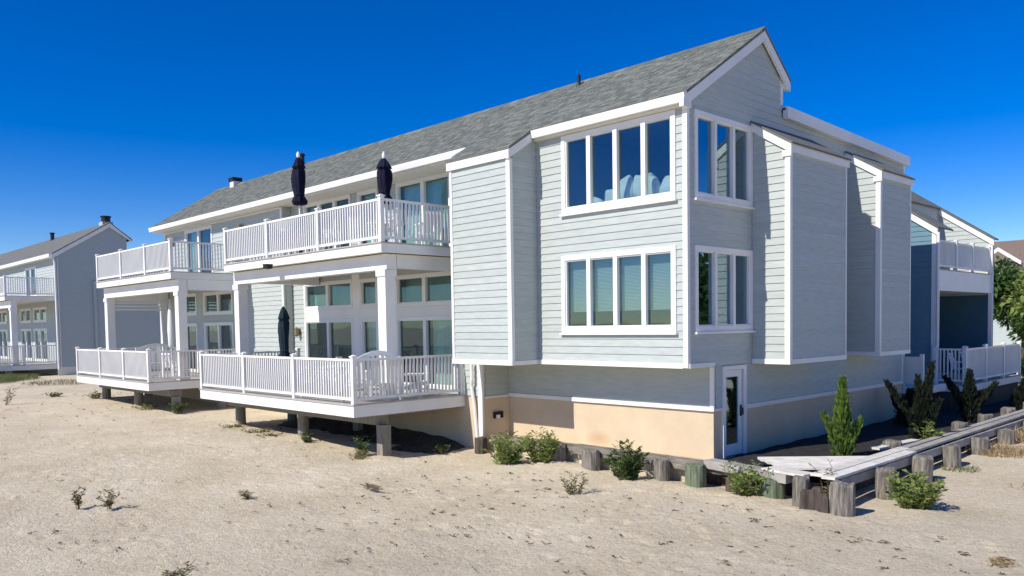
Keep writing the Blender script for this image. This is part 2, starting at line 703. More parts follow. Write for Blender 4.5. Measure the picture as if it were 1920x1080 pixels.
def ground():
    xs = np.concatenate([-np.geomspace(2500, 62, 22), np.arange(-60, -26, 0.35), np.arange(-26, -1, 0.075), np.arange(-1, 14, 0.3), np.geomspace(14.5, 2500, 22)])
    ys = np.concatenate([-np.geomspace(2500, 8, 22), np.arange(-7, 2, 0.3), np.arange(2, 14.4, 0.075), np.arange(14.5, 40, 0.4), np.geomspace(41, 2500, 22)])
    X, Y = np.meshgrid(xs, ys)
    Z = ground_base(X, Y)
    near = np.clip(1 - np.hypot(X + 12, Y - 8) / 60, 0, 1)
    Z = Z + near * (0.09 * vnoise(X / 2.6, Y / 2.6, 1) + 0.022 * vnoise(X / 0.8, Y / 0.8, 2) + 0.018 * vnoise(X / 0.33, Y / 0.33, 3) + 0.016 * vnoise(X / 0.15, Y / 0.15, 4))
    # footprints: a few trails and some stray scuffs
    r = np.random.RandomState(5)
    marks = [(r.uniform(-26, -1.5), r.uniform(3, 13), r.uniform(0, 6.28), r.uniform(.5, 1)) for _ in range(200)]
    for sx, sy, hd, n in ((-24, 9.6, -.25, 34), (-21, 4.2, .42, 30), (-3, 12.6, 2.9, 26), (-14, 3.2, 1.1, 15), (-4, 6.5, 2.2, 14), (-26, 6.4, .12, 34), (-11, 12.2, -.2, 12)):
        px_, py_ = sx, sy
        for k in range(n):
            hd += r.uniform(-.12, .12)
            px_ += .62 * math.cos(hd)
            py_ += .62 * math.sin(hd)
            o_ = .11 * (1 if k % 2 else -1)
            marks.append((px_ - o_ * math.sin(hd), py_ + o_ * math.cos(hd), hd, 1.0))
    for cx, cy_, hd, am in marks:
        if not (-26 < cx < -1.2 and 2.1 < cy_ < 13.1):
            continue
        a, b = np.searchsorted(xs, [cx - 0.5, cx + 0.5])
        c, d = np.searchsorted(ys, [cy_ - 0.5, cy_ + 0.5])
        dx, dy = X[c:d, a:b] - cx, Y[c:d, a:b] - cy_
        u = (dx * math.cos(hd) + dy * math.sin(hd)) / .15
        v_ = (-dx * math.sin(hd) + dy * math.cos(hd)) / .085
        q = np.sqrt(u * u + v_ * v_)
        Z[c:d, a:b] += am * .03 * (-np.exp(-q * q) + 0.4 * np.exp(-(q - 1.6) ** 2 * 4))
    for cx, cy_ in ((-12.66, 13.68), (-11.62, 13.66), (-9.7, 13.62), (-8.83, 13.52), (-7.98, 13.5), (-7.24, 13.58), (-6.2, 13.2), (-13.2, 12.9), (-10.2, 13.1), (-7.7, 13.2), (-5.1, 14.4), (-20.15, 11.45), (-23.95, 11.45), (-16.3, 11.4)):
        Z += r.uniform(.05, .10) * np.exp(-((X - cx - r.uniform(-.15, .15)) ** 2 + (Y - cy_ + .1) ** 2) / r.uniform(.12, .3))
    ny, nx = X.shape
    me = bpy.data.meshes.new('sand_beach')
    v = np.stack([X, Y, Z], -1).reshape(-1, 3)
    i = np.arange(ny * nx).reshape(ny, nx)
    q = np.stack([i[:-1, :-1], i[:-1, 1:], i[1:, 1:], i[1:, :-1]], -1).reshape(-1, 4)
    me.vertices.add(len(v))
    me.vertices.foreach_set('co', v.ravel())
    me.loops.add(q.size)
    me.loops.foreach_set('vertex_index', q.ravel())
    me.polygons.add(len(q))
    me.polygons.foreach_set('loop_start', np.arange(len(q)) * 4)
    me.polygons.foreach_set('use_smooth', np.ones(len(q), bool))
    me.update()
    me.validate()
    me.materials.append(MATS['sand'])
    link('sand_beach', me, kind='structure')


ground()

mb = MB()          # filled ground held by the timber bulkhead
mb.box(-15.3, -8.95, 14.0, 14.95, -1.2, -0.16)
mb.build('sand_fill', 'sand', kind='structure')
mb = MB()          # dark mulch along the shaded side of the house
nx_, ny_ = 20, 130
for i in range(nx_):
    for j in range(ny_):
        q = []
        for a, b in ((i, j), (i + 1, j), (i + 1, j + 1), (i, j + 1)):
            x, y = -9.4 + 2.95 * a / nx_, 14.55 + 45 * b / ny_
            if x < -8.94:
                y = max(y, 14.96)
            q.append((x, y, -0.17 + .03 * math.sin(x * 9.1 + y * 7.3) * math.sin(y * 11.7 - x * 5)))
        mb.poly(q)
mb.build('planting_bed', 'mulch', kind='structure')

# dark strip of rough ground, added to deepen the shade under the nearer deck
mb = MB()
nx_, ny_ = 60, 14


def shade_soil(a, b):
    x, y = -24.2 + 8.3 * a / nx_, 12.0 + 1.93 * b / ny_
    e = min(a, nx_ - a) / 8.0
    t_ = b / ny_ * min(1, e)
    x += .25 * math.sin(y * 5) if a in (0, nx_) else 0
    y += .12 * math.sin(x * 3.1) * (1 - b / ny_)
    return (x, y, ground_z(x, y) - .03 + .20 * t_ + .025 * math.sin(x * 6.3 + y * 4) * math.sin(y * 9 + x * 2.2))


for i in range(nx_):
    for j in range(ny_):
        mb.poly([shade_soil(i, j), shade_soil(i + 1, j), shade_soil(i + 1, j + 1), shade_soil(i, j + 1)])
mb.build('deck_shade_strip', 'shade_soil', kind='structure', smooth=True)

# ------------------------------------------------------------------ main building
XG, YA, YB, YL = -9.28, 13.95, 13.07, 14.89
XA0, XB0, XI = -13.46, -15.55, -15.47
YM, YW = 14.65, 14.30           # walls behind the middle and the far decks
XM0, XL0 = -26.23, -36.74
ZB = 1.83
RE, RS = 7.28, 0.63             # roof height at Y=13.75 and its pitch


def roof_z(y):
    return RE + RS * (y - 13.75)


RIDGE_Y, RIDGE_Z = 16.83, roof_z(16.83)
BS = 0.76                       # pitch of the short rear slope

house = thing('beach_house', 'large pale grey clapboard beach house with shingled gable roof and white stacked decks', 'house', (-22, 16, -0.3), world=True)

S_A, S_B, S_L, S_BL = Face('S', YA), Face('S', YB), Face('S', YL), Face('S', 13.94)
E_G, E_B, E_I = Face('E', XG), Face('E', XA0), Face('E', XI)
S_M, S_W, E_M = Face('S', YM), Face('S', YW), Face('E', XM0)

# --- big front bay with the two four-light windows
W_UP = (-12.62, -9.53, 5.25, 7.02)
W_LO = (-12.66, -9.53, 2.55, 4.31)
opsA = [opening(*W_UP), opening(*W_LO)]
wA = wall(house, S_A, XA0, XG - 0.13, ZB, 7.30, opsA)
siding(wA, S_A, const(XA0, XG - 0.085), ZB + 0.09, 7.22, opsA)
window(house, S_A, *W_UP, 4, glass='glass_front', label='upper four-light window with white cushions behind the glass')
window(house, S_A, *W_LO, 4, glass='glass_front', label='lower four-light window with half-drawn blinds')
trimbox(house, S_A, XG - 0.085, XG + 0.028, ZB - 0.0, 7.08, 0.04, 'corner_board', -0.05)
trimbox(house, S_A, XA0 + 0.03, XG - 0.087, ZB - 0.015, ZB + 0.09, 0.05, 'skirt_board')
m = MB()
m.box(XA0, XG - 0.002, YA + 0.002, YL + 0.2, ZB - 0.02, ZB + 0.03)
m.build('bay_soffit', 'soffit', house)

# --- projecting block beside it
wB = wall(house, S_B, XB0, XA0 - 0.13, ZB, 6.72)
siding(wB, S_B, const(XB0 + 0.08, XA0 - 0.08), ZB + 0.10, 6.62)
trimbox(house, S_B, XB0, XB0 + 0.08, ZB + 0.0, 6.64, 0.04, 'corner_board')
trimbox(house, S_B, XA0 - 0.08, XA0 + 0.0, ZB + 0.0, 6.64, 0.04, 'corner_board')
trimbox(house, S_B, XB0 - 0.01, XA0 + 0.03, ZB - 0.015, ZB + 0.10, 0.05, 'skirt_board')
m = MB()
P = E_B.p
m.hexa([P(YB, ZB, -.12), P(YA, ZB, -.12), P(YA, ZB, 0), P(YB, ZB, 0), P(YB, roof_z(YB) - .06, -.12), P(YA, roof_z(YA) - .06, -.12), P(YA, roof_z(YA) - .06, 0), P(YB, roof_z(YB) - .06, 0)])
wBs = m.build('wall', 'siding', house)


def slopeB(z):
    zc = roof_z(YB) - 0.2
    return (YB + (0.06 if z < zc else 0.06 + (z - zc) / RS), YA)


siding(wBs, E_B, slopeB, ZB + 0.09, roof_z(YA) - 0.25)
trimbox(house, E_B, YB - 0.03, YB + 0.06, ZB + 0.0, 6.55, 0.035, 'corner_board')
trimbox(house, E_B, YB - 0.03, YA - 0.03, ZB - 0.012, ZB + 0.085, 0.045, 'skirt_board')
m = MB()
m.box(XB0 - 0.0, XB0 + 0.1, YB + 0.01, YM, ZB, 6.7)
m.build('wall', 'siding', house)
m = MB()
m.box(XB0 + 0.002, XA0 - 0.002, YB + 0.002, YL, ZB - 0.02, ZB + 0.03)
m.build('block_soffit', 'soffit', house)

# --- gable wall
WG_UP = (14.17, 16.44, 5.25, 7.02)
WG_LO = (14.17, 16.44, 2.55, 4.31)
DOOR = (15.20, 16.16, -0.16, 1.80)
opsG = [opening(*WG_UP), opening(*WG_LO), (DOOR[0] + .02, DOOR[1] - .02, -0.3, DOOR[3] - .02), (16.45, 19.24, ZB, 6.9), (21.25, 23.28, ZB, 6.9)]
REAR_Y, FLAT0, FLAT1, END_Y = 17.80, 7.66, 7.48, 25.2


def gable_lim(z):
    if z < 7.02:
        return (YA + 0.03 if z >= ZB - .01 else YL + 0.06, END_Y)
    lo = max(YA, 13.75 + (z - RE + 0.10) / RS)
    if z > FLAT1 - 0.2:
        hi = min(REAR_Y, RIDGE_Y + (RIDGE_Z - 0.16 - z) / BS)
    else:
        hi = END_Y
    return (lo, hi)


opsG2 = [opsG[0], opsG[1], opsG[2]]
wG = wall(house, E_G, YA, END_Y, ZB, 7.30, opsG2)
m = MB()
P = E_G.p
m.poly([P(YA, 7.30, 0), P(END_Y, 7.30, 0), P(END_Y, FLAT1 - .1, 0), P(REAR_Y, FLAT0 - .1, 0), P(REAR_Y, 8.42, 0), P(RIDGE_Y, RIDGE_Z - .08, 0), P(YA, roof_z(YA) - .06, 0)])
m.build('gable_panel', 'siding', house)
opsG_s = [(u0 + .0, u1, a, b) for u0, u1, a, b in opsG]
siding(wG, E_G, gable_lim, ZB, 9.1, opsG_s)
window(house, E_G, *WG_UP, 3, case=0.10, mull=0.09, label='upper three-light window mirroring the sunlit bay')
window(house, E_G, *WG_LO, 3, case=0.10, mull=0.09, label='lower three-light window mirroring the sunlit bay')
trimbox(house, E_G, YA + 0.003, YL - 0.02, ZB - 0.013, ZB + 0.08, 0.05, 'skirt_board')
trimbox(house, E_G, REAR_Y - 0.08, REAR_Y + 0.02, FLAT0 + 0.06, 8.36, 0.035, 'corner_board')

# --- recessed lower storey
wL = wall(house, S_L, XI, XG - 0.12, -0.6, ZB, material='stucco', name='foundation_wall')
wLs = MB()
siding(wL, S_L, const(XI, XG - 0.07), 0.97, ZB - 0.03)
trimbox(house, S_L, XI + 0.05, XG + 0.04, 0.87, 0.965, 0.06, 'water_table')
trimbox(house, S_L, XG - 0.07, XG + 0.026, 0.968, ZB - 0.03, 0.035, 'corner_board')
wGl = wall(house, E_G, YL, END_Y, -0.6, ZB - 0.0, [(DOOR[0] + .02, DOOR[1] - .02, -0.17, DOOR[3] - .02)], material='stucco', name='foundation_wall')
opD = [(DOOR[0], DOOR[1], -0.3, DOOR[3])]
siding(wGl, E_G, const(YL + 0.07, END_Y - .08), 0.93, ZB - 0.005, opD)
trimbox(house, E_G, YL + 0.002, DOOR[0] - 0.01, 0.87, 0.925, 0.045, 'water_table')
trimbox(house, E_G, DOOR[1] + 0.01, END_Y, 0.83, 0.925, 0.05, 'water_table')
trimbox(house, E_G, END_Y - 0.08, END_Y, 0.93, 7.3, 0.04, 'corner_board')
wall(house, Face('N', END_Y), XL0, XG - 0.12, -0.6, 7.45)

# door in the gable wall
f = MB()
E_G.box(f, DOOR[0], DOOR[0] + 0.09, DOOR[2], DOOR[3], -0.03, 0.05)
E_G.box(f, DOOR[1] - 0.12, DOOR[1], DOOR[2], DOOR[3], -0.03, 0.05)
E_G.box(f, DOOR[0] + 0.09, DOOR[1] - 0.12, DOOR[3] - 0.09, DOOR[3], -0.03, 0.048)
door = f.build('door', 'trim', house, label='white storm door with a tall glass panel')
f = MB()
d0, d1 = DOOR[0] + 0.095, DOOR[1] - 0.16
E_G.box(f, d0, d0 + 0.07, DOOR[2] + 0.02, DOOR[3] - 0.1, -0.03, 0.015)
E_G.box(f, d1 - 0.13, d1, DOOR[2] + 0.02, DOOR[3] - 0.1, -0.03, 0.015)
E_G.box(f, d0 + 0.07, d1 - 0.13, DOOR[2] + 0.02, DOOR[2] + 0.26, -0.03, 0.014)
E_G.box(f, d0 + 0.07, d1 - 0.13, DOOR[3] - 0.24, DOOR[3] - 0.1, -0.03, 0.014)
f.build('door_leaf', 'trim', door)
f = MB()
E_G.box(f, d0 + 0.065, d1 - 0.125, DOOR[2] + 0.25, DOOR[3] - 0.23, -0.015, -0.005)
f.build('pane', 'glass', door)
f = MB()
f.tube([E_G.p(d1 - 0.05, 0.72, 0.015), E_G.p(d1 - 0.05, 0.72, 0.07), E_G.p(d1 - 0.05, 0.86, 0.07), E_G.p(d1 - 0.05, 0.86, 0.015)], 0.018)
E_G.box(f, d1 - 0.085, d1 - 0.015, 0.68, 0.93, 0.012, 0.025)
f.build('handle', 'black', door)
f = MB()
f.box(XG - 1.2, XG - 0.6, DOOR[0] - .3, DOOR[1] + .3, -0.16, 1.8)
f.build('room_lining', 'room', house)

# foundation below the block and the decks
wI = wall(house, E_I, 13.96, YL, -0.6, 0.9, material='stucco', name='foundation_wall')
m = MB()
E_I.box(m, 13.96, YL, 0.9, ZB, -0.12, 0)
wI2 = m.build('wall', 'siding', house)
siding(wI2, E_I, const(14.05, YL), 0.93, ZB - 0.03, single=False)
trimbox(house, E_I, 14.0, YL - 0.06, 0.87, 0.925, 0.045, 'water_table')
wBL = wall(house, S_BL, XL0, XI - 0.13, -0.7, 0.9, material='stucco', name='foundation_wall')
m = MB()
S_BL.box(m, XB0 - 0.6, XI - 0.13, 0.905, ZB, -0.12, 0)
wBL2 = m.build('wall', 'siding', house)
siding(wBL2, S_BL, const(XB0 - 0.6, XI - 0.13), 0.93, ZB - 0.03, single=False)
trimbox(house, S_BL, XI - 0.13, XI + 0.03, -0.25, ZB - 0.04, 0.04, 'corner_board', -0.02)
m = MB()
E_I.box(m, 14.30, 14.62, 0.33, 0.50, 0, 0.05)
vent = m.build('wall_box', 'black', house)
m = MB()
E_I.box(m, 14.36, 14.48, 0.33, 0.42, 0.045, 0.075)
m.build('cover', 'white_plastic', vent)
m = MB()
m.tube([(-15.72, 13.80, 1.80), (-15.72, 13.80, 1.35), (-15.76, 13.82, 1.2), (-15.70, 13.86, 0.7), (-15.60, 13.87, -0.30)], 0.045, 8)
m.build('downspout', 'trim', house)

# --- side bays on the gable wall
def bay(Y0, Y1, X, zhi, zlo, single_side):
    """shed-roofed bay hung on the gable wall between Y0 and Y1 out to X"""
    Xb = XG
    fS, fE = Face('S', Y0), Face('E', X)
    sl = (zhi - zlo) / (X - Xb)

    def zr(x):
        return zhi - sl * (x - Xb)
    m = MB()
    m.hexa([(Xb, Y0, ZB), (X, Y0, ZB), (X, Y0 + .12, ZB), (Xb, Y0 + .12, ZB), (Xb, Y0, zr(Xb) - .05), (X, Y0, zr(X) - .05), (X, Y0 + .12, zr(X) - .05), (Xb, Y0 + .12, zr(Xb) - .05)])
    m.box(X - .12, X - 0.001, Y0 + .12, Y1, ZB + .001, zlo - .05)
    m.hexa([(Xb, Y1 - .12, ZB), (X - .12, Y1 - .12, ZB), (X - .12, Y1 - 0.001, ZB), (Xb, Y1 - 0.001, ZB), (Xb, Y1 - .12, zr(Xb) - .05), (X - .12, Y1 - .12, zr(X) - .05), (X - .12, Y1 - 0.001, zr(X) - .05), (Xb, Y1 - 0.001, zr(Xb) - .05)])
    wb = m.build('bay', 'siding', house)

    def lim(z):
        hi = X - 0.09
        if z > zlo - 0.22:
            hi = min(hi, Xb + (zhi - 0.22 - z) / sl)
        return (Xb + 0.02, hi)
    siding(wb, fS, lim, ZB + 0.09, zhi - 0.25, single=single_side)
    siding(wb, fE, const(Y0 + 0.07, Y1 - 0.07), ZB + 0.09, zlo - 0.2)
    trimbox(wb, fS, X - 0.09, X + 0.032, ZB + .0, zlo - 0.17, 0.04, 'corner_board')
    trimbox(wb, fE, Y1 - 0.06, Y1, ZB + .0, zlo - 0.17, 0.033, 'corner_board')
    trimbox(wb, fE, Y0 + 0.001, Y0 + 0.07, ZB + .0, zlo - 0.17, 0.033, 'corner_board')
    trimbox(wb, fS, Xb + 0.03, X + 0.04, ZB - 0.02, ZB + 0.09, 0.05, 'skirt_board')
    trimbox(wb, fE, Y0 + 0.001, Y1, ZB - 0.018, ZB + 0.088, 0.043, 'skirt_board')
    m = MB()
    m.box(Xb + .003, X - .003, Y0 + .004, Y1 - .004, ZB - 0.012, ZB + 0.02)
    m.build('bay_soffit', 'soffit', wb)
    # fascias
    m = MB()
    o = 0.07
    m.hexa([(Xb + .03, Y0 - o, zr(Xb) - .23), (X + o, Y0 - o, zr(X + o) - .23), (X + o, Y0, zr(X + o) - .23), (Xb + .03, Y0, zr(Xb) - .23),
            (Xb + .03, Y0 - o, zr(Xb) - .02), (X + o, Y0 - o, zr(X + o) - .02), (X + o, Y0, zr(X + o) - .02), (Xb + .03, Y0, zr(Xb) - .02)])
    m.box(X - 0.14, X + o - .001, Y0 - o + .001, Y0 - .001, zr(X) - .33, zr(X) - .2)
    m.build('rake_board', 'trim', wb)
    trimbox(wb, fE, Y0, Y1 + 0.05, zr(X + o) - .20, zr(X + o) - .025, o, 'fascia')
    # shingled shed roof
    m = MB()
    a, b = X + o + .04, Xb
    m.hexa([(a, Y0 - o - .03, zr(a) - .02), (b, Y0 - o - .03, zr(b) - .02), (b, Y1 + .06, zr(b) - .02), (a, Y1 + .06, zr(a) - .02),
            (a, Y0 - o - .03, zr(a) + .02), (b, Y0 - o - .03, zr(b) + .02), (b, Y1 + .06, zr(b) + .02), (a, Y1 + .06, zr(a) + .02)])
    m.build('bay_roof', 'roof_far', wb)


bay(16.47, 19.24, -8.39, 7.14, 6.58, True)
bay(21.25, 23.28, -8.39, 7.14, 6.58, False)

# --- roofs
def slab(y0, z0, y1, z1, x0, x1, t):
    m = MB()
    m.hexa([(x0, y0, z0 - t), (x1, y0, z0 - t), (x1, y1, z1 - t), (x0, y1, z1 - t), (x0, y0, z0), (x1, y0, z0), (x1, y1, z1), (x0, y1, z1)])
    return m


XR = XG + 0.14
XRL = XL0 - 0.2
m = slab(13.75, roof_z(13.75), RIDGE_Y, RIDGE_Z, XRL, XR, 0.05)
k = slab(12.98, roof_z(12.98), 13.75, roof_z(13.75), XB0 - 0.08, XA0 + 0.1, 0.05)
i0 = len(m.v)
m.v += k.v
m.f += [tuple(q + i0 for q in f) for f in k.f]
k = slab(RIDGE_Y + 0.0005, RIDGE_Z, 18.02, RIDGE_Z - BS * (18.02 - RIDGE_Y), XRL, XR, 0.05)
i0 = len(m.v)
m.v += k.v
m.f += [tuple(q + i0 for q in f) for f in k.f]
roof = m.build('roof', 'roof_far', house)
m = MB()
m.hexa([(XRL, REAR_Y, FLAT0 - .05), (XG + .1, REAR_Y, FLAT0 - .05), (XG + .1, END_Y + .1, FLAT1 - .05), (XRL, END_Y + .1, FLAT1 - .05), (XRL, REAR_Y, FLAT0), (XG + .1, REAR_Y, FLAT0), (XG + .1, END_Y + .1, FLAT1), (XRL, END_Y + .1, FLAT1)])
m.build('flat_roof', 'roof_flat', house)
wall(house, Face('N', REAR_Y), XL0, XG - 0.01, FLAT0, 8.42)
m = MB()
P = Face('W', XL0).p
m.poly([P(YW, -0.5, 0), P(END_Y, -0.5, 0), P(END_Y, FLAT1 - .1, 0), P(REAR_Y, FLAT0 - .1, 0), P(REAR_Y, 8.4, 0), P(RIDGE_Y, RIDGE_Z - .07, 0), P(YW, roof_z(YW) - .07, 0)][::-1])
m.build('end_wall', 'siding', house)
# asphalt shingles: the nearest as single pieces, the rest joined
SH_L, SH_W = 0.13, 0.20
ang = math.atan(RS)
cs, sn = math.cos(ang), math.sin(ang)
tabs = []


def course_rows(y0, x0, x1, y_end):
    L = (y_end - y0) / cs
    n = int(L / SH_L)
    for r_ in range(n + 1):
        s0 = r_ * SH_L
        s1 = min(s0 + SH_L + 0.03, L)
        if s1 - s0 < 0.03:
            continue
        x = x0 - rng.random() * SH_W
        while x < x1:
            wv = SH_W * rng.uniform(0.55, 1.3)
            a, b = max(x, x0), min(x + wv, x1)
            if b - a > 0.04:
                tabs.append((a, b - 0.004, y0 + s0 * cs, s1 - s0, rng.uniform(0.008, 0.02)))
            x += wv


course_rows(12.98, XB0 - 0.08, XA0 + 0.1, 13.75)
course_rows(13.75, XRL, XR, RIDGE_Y)


def tab_mesh(mb, a, b, y, ln, lift):
    z = roof_z(y)
    n = Vector((0, -sn, cs))
    t = Vector((0, cs, sn))
    o = Vector((0, y, z))
    p = [o + n * 0.001, o + t * ln + n * 0.001, o + t * ln + n * 0.006, o + n * lift]
    mb.hexa([Vector((a, 0, 0)) + p[0], Vector((b, 0, 0)) + p[0], Vector((b, 0, 0)) + p[1], Vector((a, 0, 0)) + p[1], Vector((a, 0, 0)) + p[3], Vector((b, 0, 0)) + p[3], Vector((b, 0, 0)) + p[2], Vector((a, 0, 0)) + p[2]])


tabs.sort(key=lambda q: math.hypot(q[0], q[2]))
m = MB()
for i, q in enumerate(tabs):
    if i < 300:
        k = MB()
        tab_mesh(k, *q)
        k.build('shingle', 'shingle', roof)
    else:
        tab_mesh(m, *q)
m.build('shingles', 'shingle', roof, kind='stuff')
m = MB()      # ridge caps
x = XRL
while x < XR:
    b = min(x + 0.3, XR)
    m.hexa([(x, RIDGE_Y - .15, roof_z(RIDGE_Y - .15) + .012), (b, RIDGE_Y - .15, roof_z(RIDGE_Y - .15) + .012), (b, RIDGE_Y + .001, RIDGE_Z + .01), (x, RIDGE_Y + .001, RIDGE_Z + .01),
            (x, RIDGE_Y - .15, roof_z(RIDGE_Y - .15) + .03), (b, RIDGE_Y - .15, roof_z(RIDGE_Y - .15) + .03), (b, RIDGE_Y + .001, RIDGE_Z + .04), (x, RIDGE_Y + .001, RIDGE_Z + .035)])
    x += 0.3
m.build('ridge_cap', 'shingle', roof, kind='stuff')

# gutters, fascias, rakes
def gutter(x0, x1, y, zt, name='gutter'):
    m = MB()
    h, dpt = 0.17, 0.13
    prof = [(y, zt), (y - dpt, zt), (y - dpt + .005, zt - .05), (y - dpt + 0.035, zt - h), (y, zt - h)]
    m.poly([(x0, a, b) for a, b in prof])
    m.poly([(x1, a, b) for a, b in prof[::-1]])
    for (a, b), (c, d) in zip(prof, prof[1:] + prof[:1]):
        m.poly([(x0, a, b), (x0, c, d), (x1, c, d), (x1, a, b)][::-1])
    return m.build(name, 'trim', house)


gutter(XA0 + 0.11, XR - 0.02, 13.80, 7.245)
gutter(XRL, XB0 - 0.09, 13.80, 7.245)
m = MB()
m.box(XA0 + 0.05, XR - .03, 13.805, 13.94, 7.03, 7.075)
m.box(XRL + .05, XB0 - 0.09, 13.805, 14.6, 7.03, 7.075)
m.build('eave_soffit', 'soffit', house)
m = MB()
m.box(XB0 - .06, XA0 + .07, 12.985, YB - .03, roof_z(12.98) - .24, roof_z(12.98) - .055)
m.build('fascia', 'trim', house)


def rake(root, y0, z0, y1, z1, x, h=0.22, t=0.06, mirror=1):
    m = MB()
    m.hexa([(x, y0, z0 - h), (x + t, y0, z0 - h), (x + t, y1, z1 - h), (x, y1, z1 - h), (x, y0, z0), (x + t, y0, z0), (x + t, y1, z1), (x, y1, z1)])
    return m.build('rake_board', 'trim', root)


rake(house, 13.68, roof_z(13.68) - .055, RIDGE_Y - .002, RIDGE_Z - .056, XG + 0.065)
rake(house, RIDGE_Y + .002, RIDGE_Z - .056, 18.0, RIDGE_Z - .056 - BS * (18.0 - RIDGE_Y), XG + 0.064)
m = MB()
m.box(XG + .02, XG + .124, 13.66, 13.93, 6.98, 7.15)
m.build('eave_return', 'trim', house)
m = MB()
m.box(XG + .02, XG + .12, 17.82, 18.02, 8.07, 8.22)
m.build('eave_return', 'trim', house)
rake(house, 12.96, roof_z(12.96) - .055, 13.74, roof_z(13.74) - .055, XA0 + 0.03, 0.2)
m = MB()
m.hexa([(XG + .03, REAR_Y + .03, FLAT0 - .24), (XG + .15, REAR_Y + .03, FLAT0 - .24), (XG + .15, END_Y + .12, FLAT1 - .24), (XG + .03, END_Y + .12, FLAT1 - .24), (XG + .03, REAR_Y + .03, FLAT0 + .03), (XG + .15, REAR_Y + .03, FLAT0 + .03), (XG + .15, END_Y + .12, FLAT1 + .03), (XG + .03, END_Y + .12, FLAT1 + .03)])
m.build('flat_roof_fascia', 'trim', house)

# vents on the ridge
def roof_vent(x, y, h, r, cap, mat_='black'):
    z = roof_z(y)
    m = MB()
    m.lathe([(r * 1.9, -0.06), (r * 1.3, 0.06), (r, 0.07), (r, h), (cap, h), (cap, h + .05), (cap * .5, h + .09)], (x, y, z), 12)
    m.build('roof_vent', mat_, house)


roof_vent(-14.35, 16.55, 0.2, 0.045, 0.05)
m = MB()
m.box(-34.95, -34.6, 16.55, 16.9, RIDGE_Z - .25, RIDGE_Z + .10)
ch = m.build('chimney', 'trim', house)
m = MB()
m.box(-35.0, -34.55, 16.5, 16.95, RIDGE_Z + .101, RIDGE_Z + .26)
m.build('chimney_cap', 'black', ch)
roof_vent(-28.9, 16.7, 0.40, 0.09, 0.12)

# --- rooms behind the glass
room(house, XA0 + .15, XG - .13, YA + .13, 19.0, 4.62, 7.25, 'SE')
room(house, XA0 + .15, XG - .13, YA + .13, 19.0, 1.9, 4.55, 'SE')
bl = MB()
for i in range(4):
    pass
u0, u1 = W_LO[0] + .1, W_LO[1] - .1
z = 4.28
while z > 3.03:
    S_A.box(bl, u0, u1, z - .024, z, -0.20, -0.185)
    z -= 0.03
bl.build('window_blind', 'blind', house)

# --- walls behind the decks
M_LO = [(-25.42, -22.40, 3.36, 4.30, 2), (-21.98, -21.00, 3.36, 4.28, 1), (-20.05, -17.30, 3.34, 4.28, 2)]
M_DO = [(-25.42, -22.40, 0.95, 3.04, 2), (-21.95, -21.00, 0.95, 3.04, 1), (-20.05, -17.30, 0.95, 3.04, 2)]
M_UP = [(-25.30, -22.38, 4.80, 7.02, 3), (-21.98, -20.88, 4.80, 7.02, 1), (-19.92, -17.40, 4.80, 7.02, 2)]
opsM = [opening(*q[:4], e=.03) for q in M_LO + M_DO + M_UP]
wM = wall(house, S_M, XM0, XB0, 0.7, 7.28, opsM)
siding(wM, S_M, const(XM0 + .02, XB0), 0.95, 7.0, opsM, single=False)
for q in M_LO:
    o = window(house, S_M, *q[:4], q[4], case=0.09, mull=0.16, sill=False, glass='glass_slider', name='transom_window')
    curtain(o, S_M, q[0] + .1, q[1] - .1, q[2] + .1, q[3] - .1, 0.30, 'blind', 0.004)
for q in M_DO:
    o = window(house, S_M, *q[:4], q[4], case=0.09, mull=0.14, sill=False, glass='glass_slider', name='sliding_door')
for q in M_UP:
    o = window(house, S_M, *q[:4], q[4], case=0.09, mull=0.16, sill=False, glass='glass_slider', name='sliding_door')
    if q[0] > -20.5:
        curtain(o, S_M, q[0] + .1, q[1] - .1, q[2] + .1, q[3] - .1, 0.22)
    else:
        curtain(o, S_M, q[0] + .1, q[0] + .7, q[2] + .1, q[3] - .1, 0.22)
curtain(house, S_M, -18.6, -17.4, 1.0, 3.0, 0.22)
curtain(house, S_M, -21.9, -21.1, 1.0, 3.0, 0.22)
for q in (M_LO[0], M_LO[2]):      # panel boards between transom and door
    trimbox(house, S_M, q[0] + .001, q[1] - .001, 3.045, q[2] - .004, 0.035, 'panel_board')
trimbox(house, S_M, -22.40 + .003, -21.98 - .003, 0.95, 4.45, 0.04, 'panel_board')
trimbox(house, S_M, -21.0 + .003, -20.05 - .003, 0.95, 4.45, 0.04, 'panel_board')
trimbox(house, S_M, -21.98, -21.0, 3.045, 3.355, 0.035, 'panel_board')
trimbox(house, S_M, XM0 + .03, XB0 - .01, 7.025, 7.06, 0.06, 'frieze_board')
room(house, XM0 + .2, XB0 - .2, YM + .14, 19, 4.70, 7.2, 'S')
room(house, XM0 + .2, XB0 - .2, YM + .14, 19, 0.92, 4.6, 'S')
# return where the far unit steps forward
m = MB()
E_M.box(m, YW, YM - .001, 0.7, 7.2, -0.12, 0)
wR = m.build('wall', 'siding', house)
siding(wR, E_M, const(YW + .08, YM - .03), 0.95, 7.0, single=False)

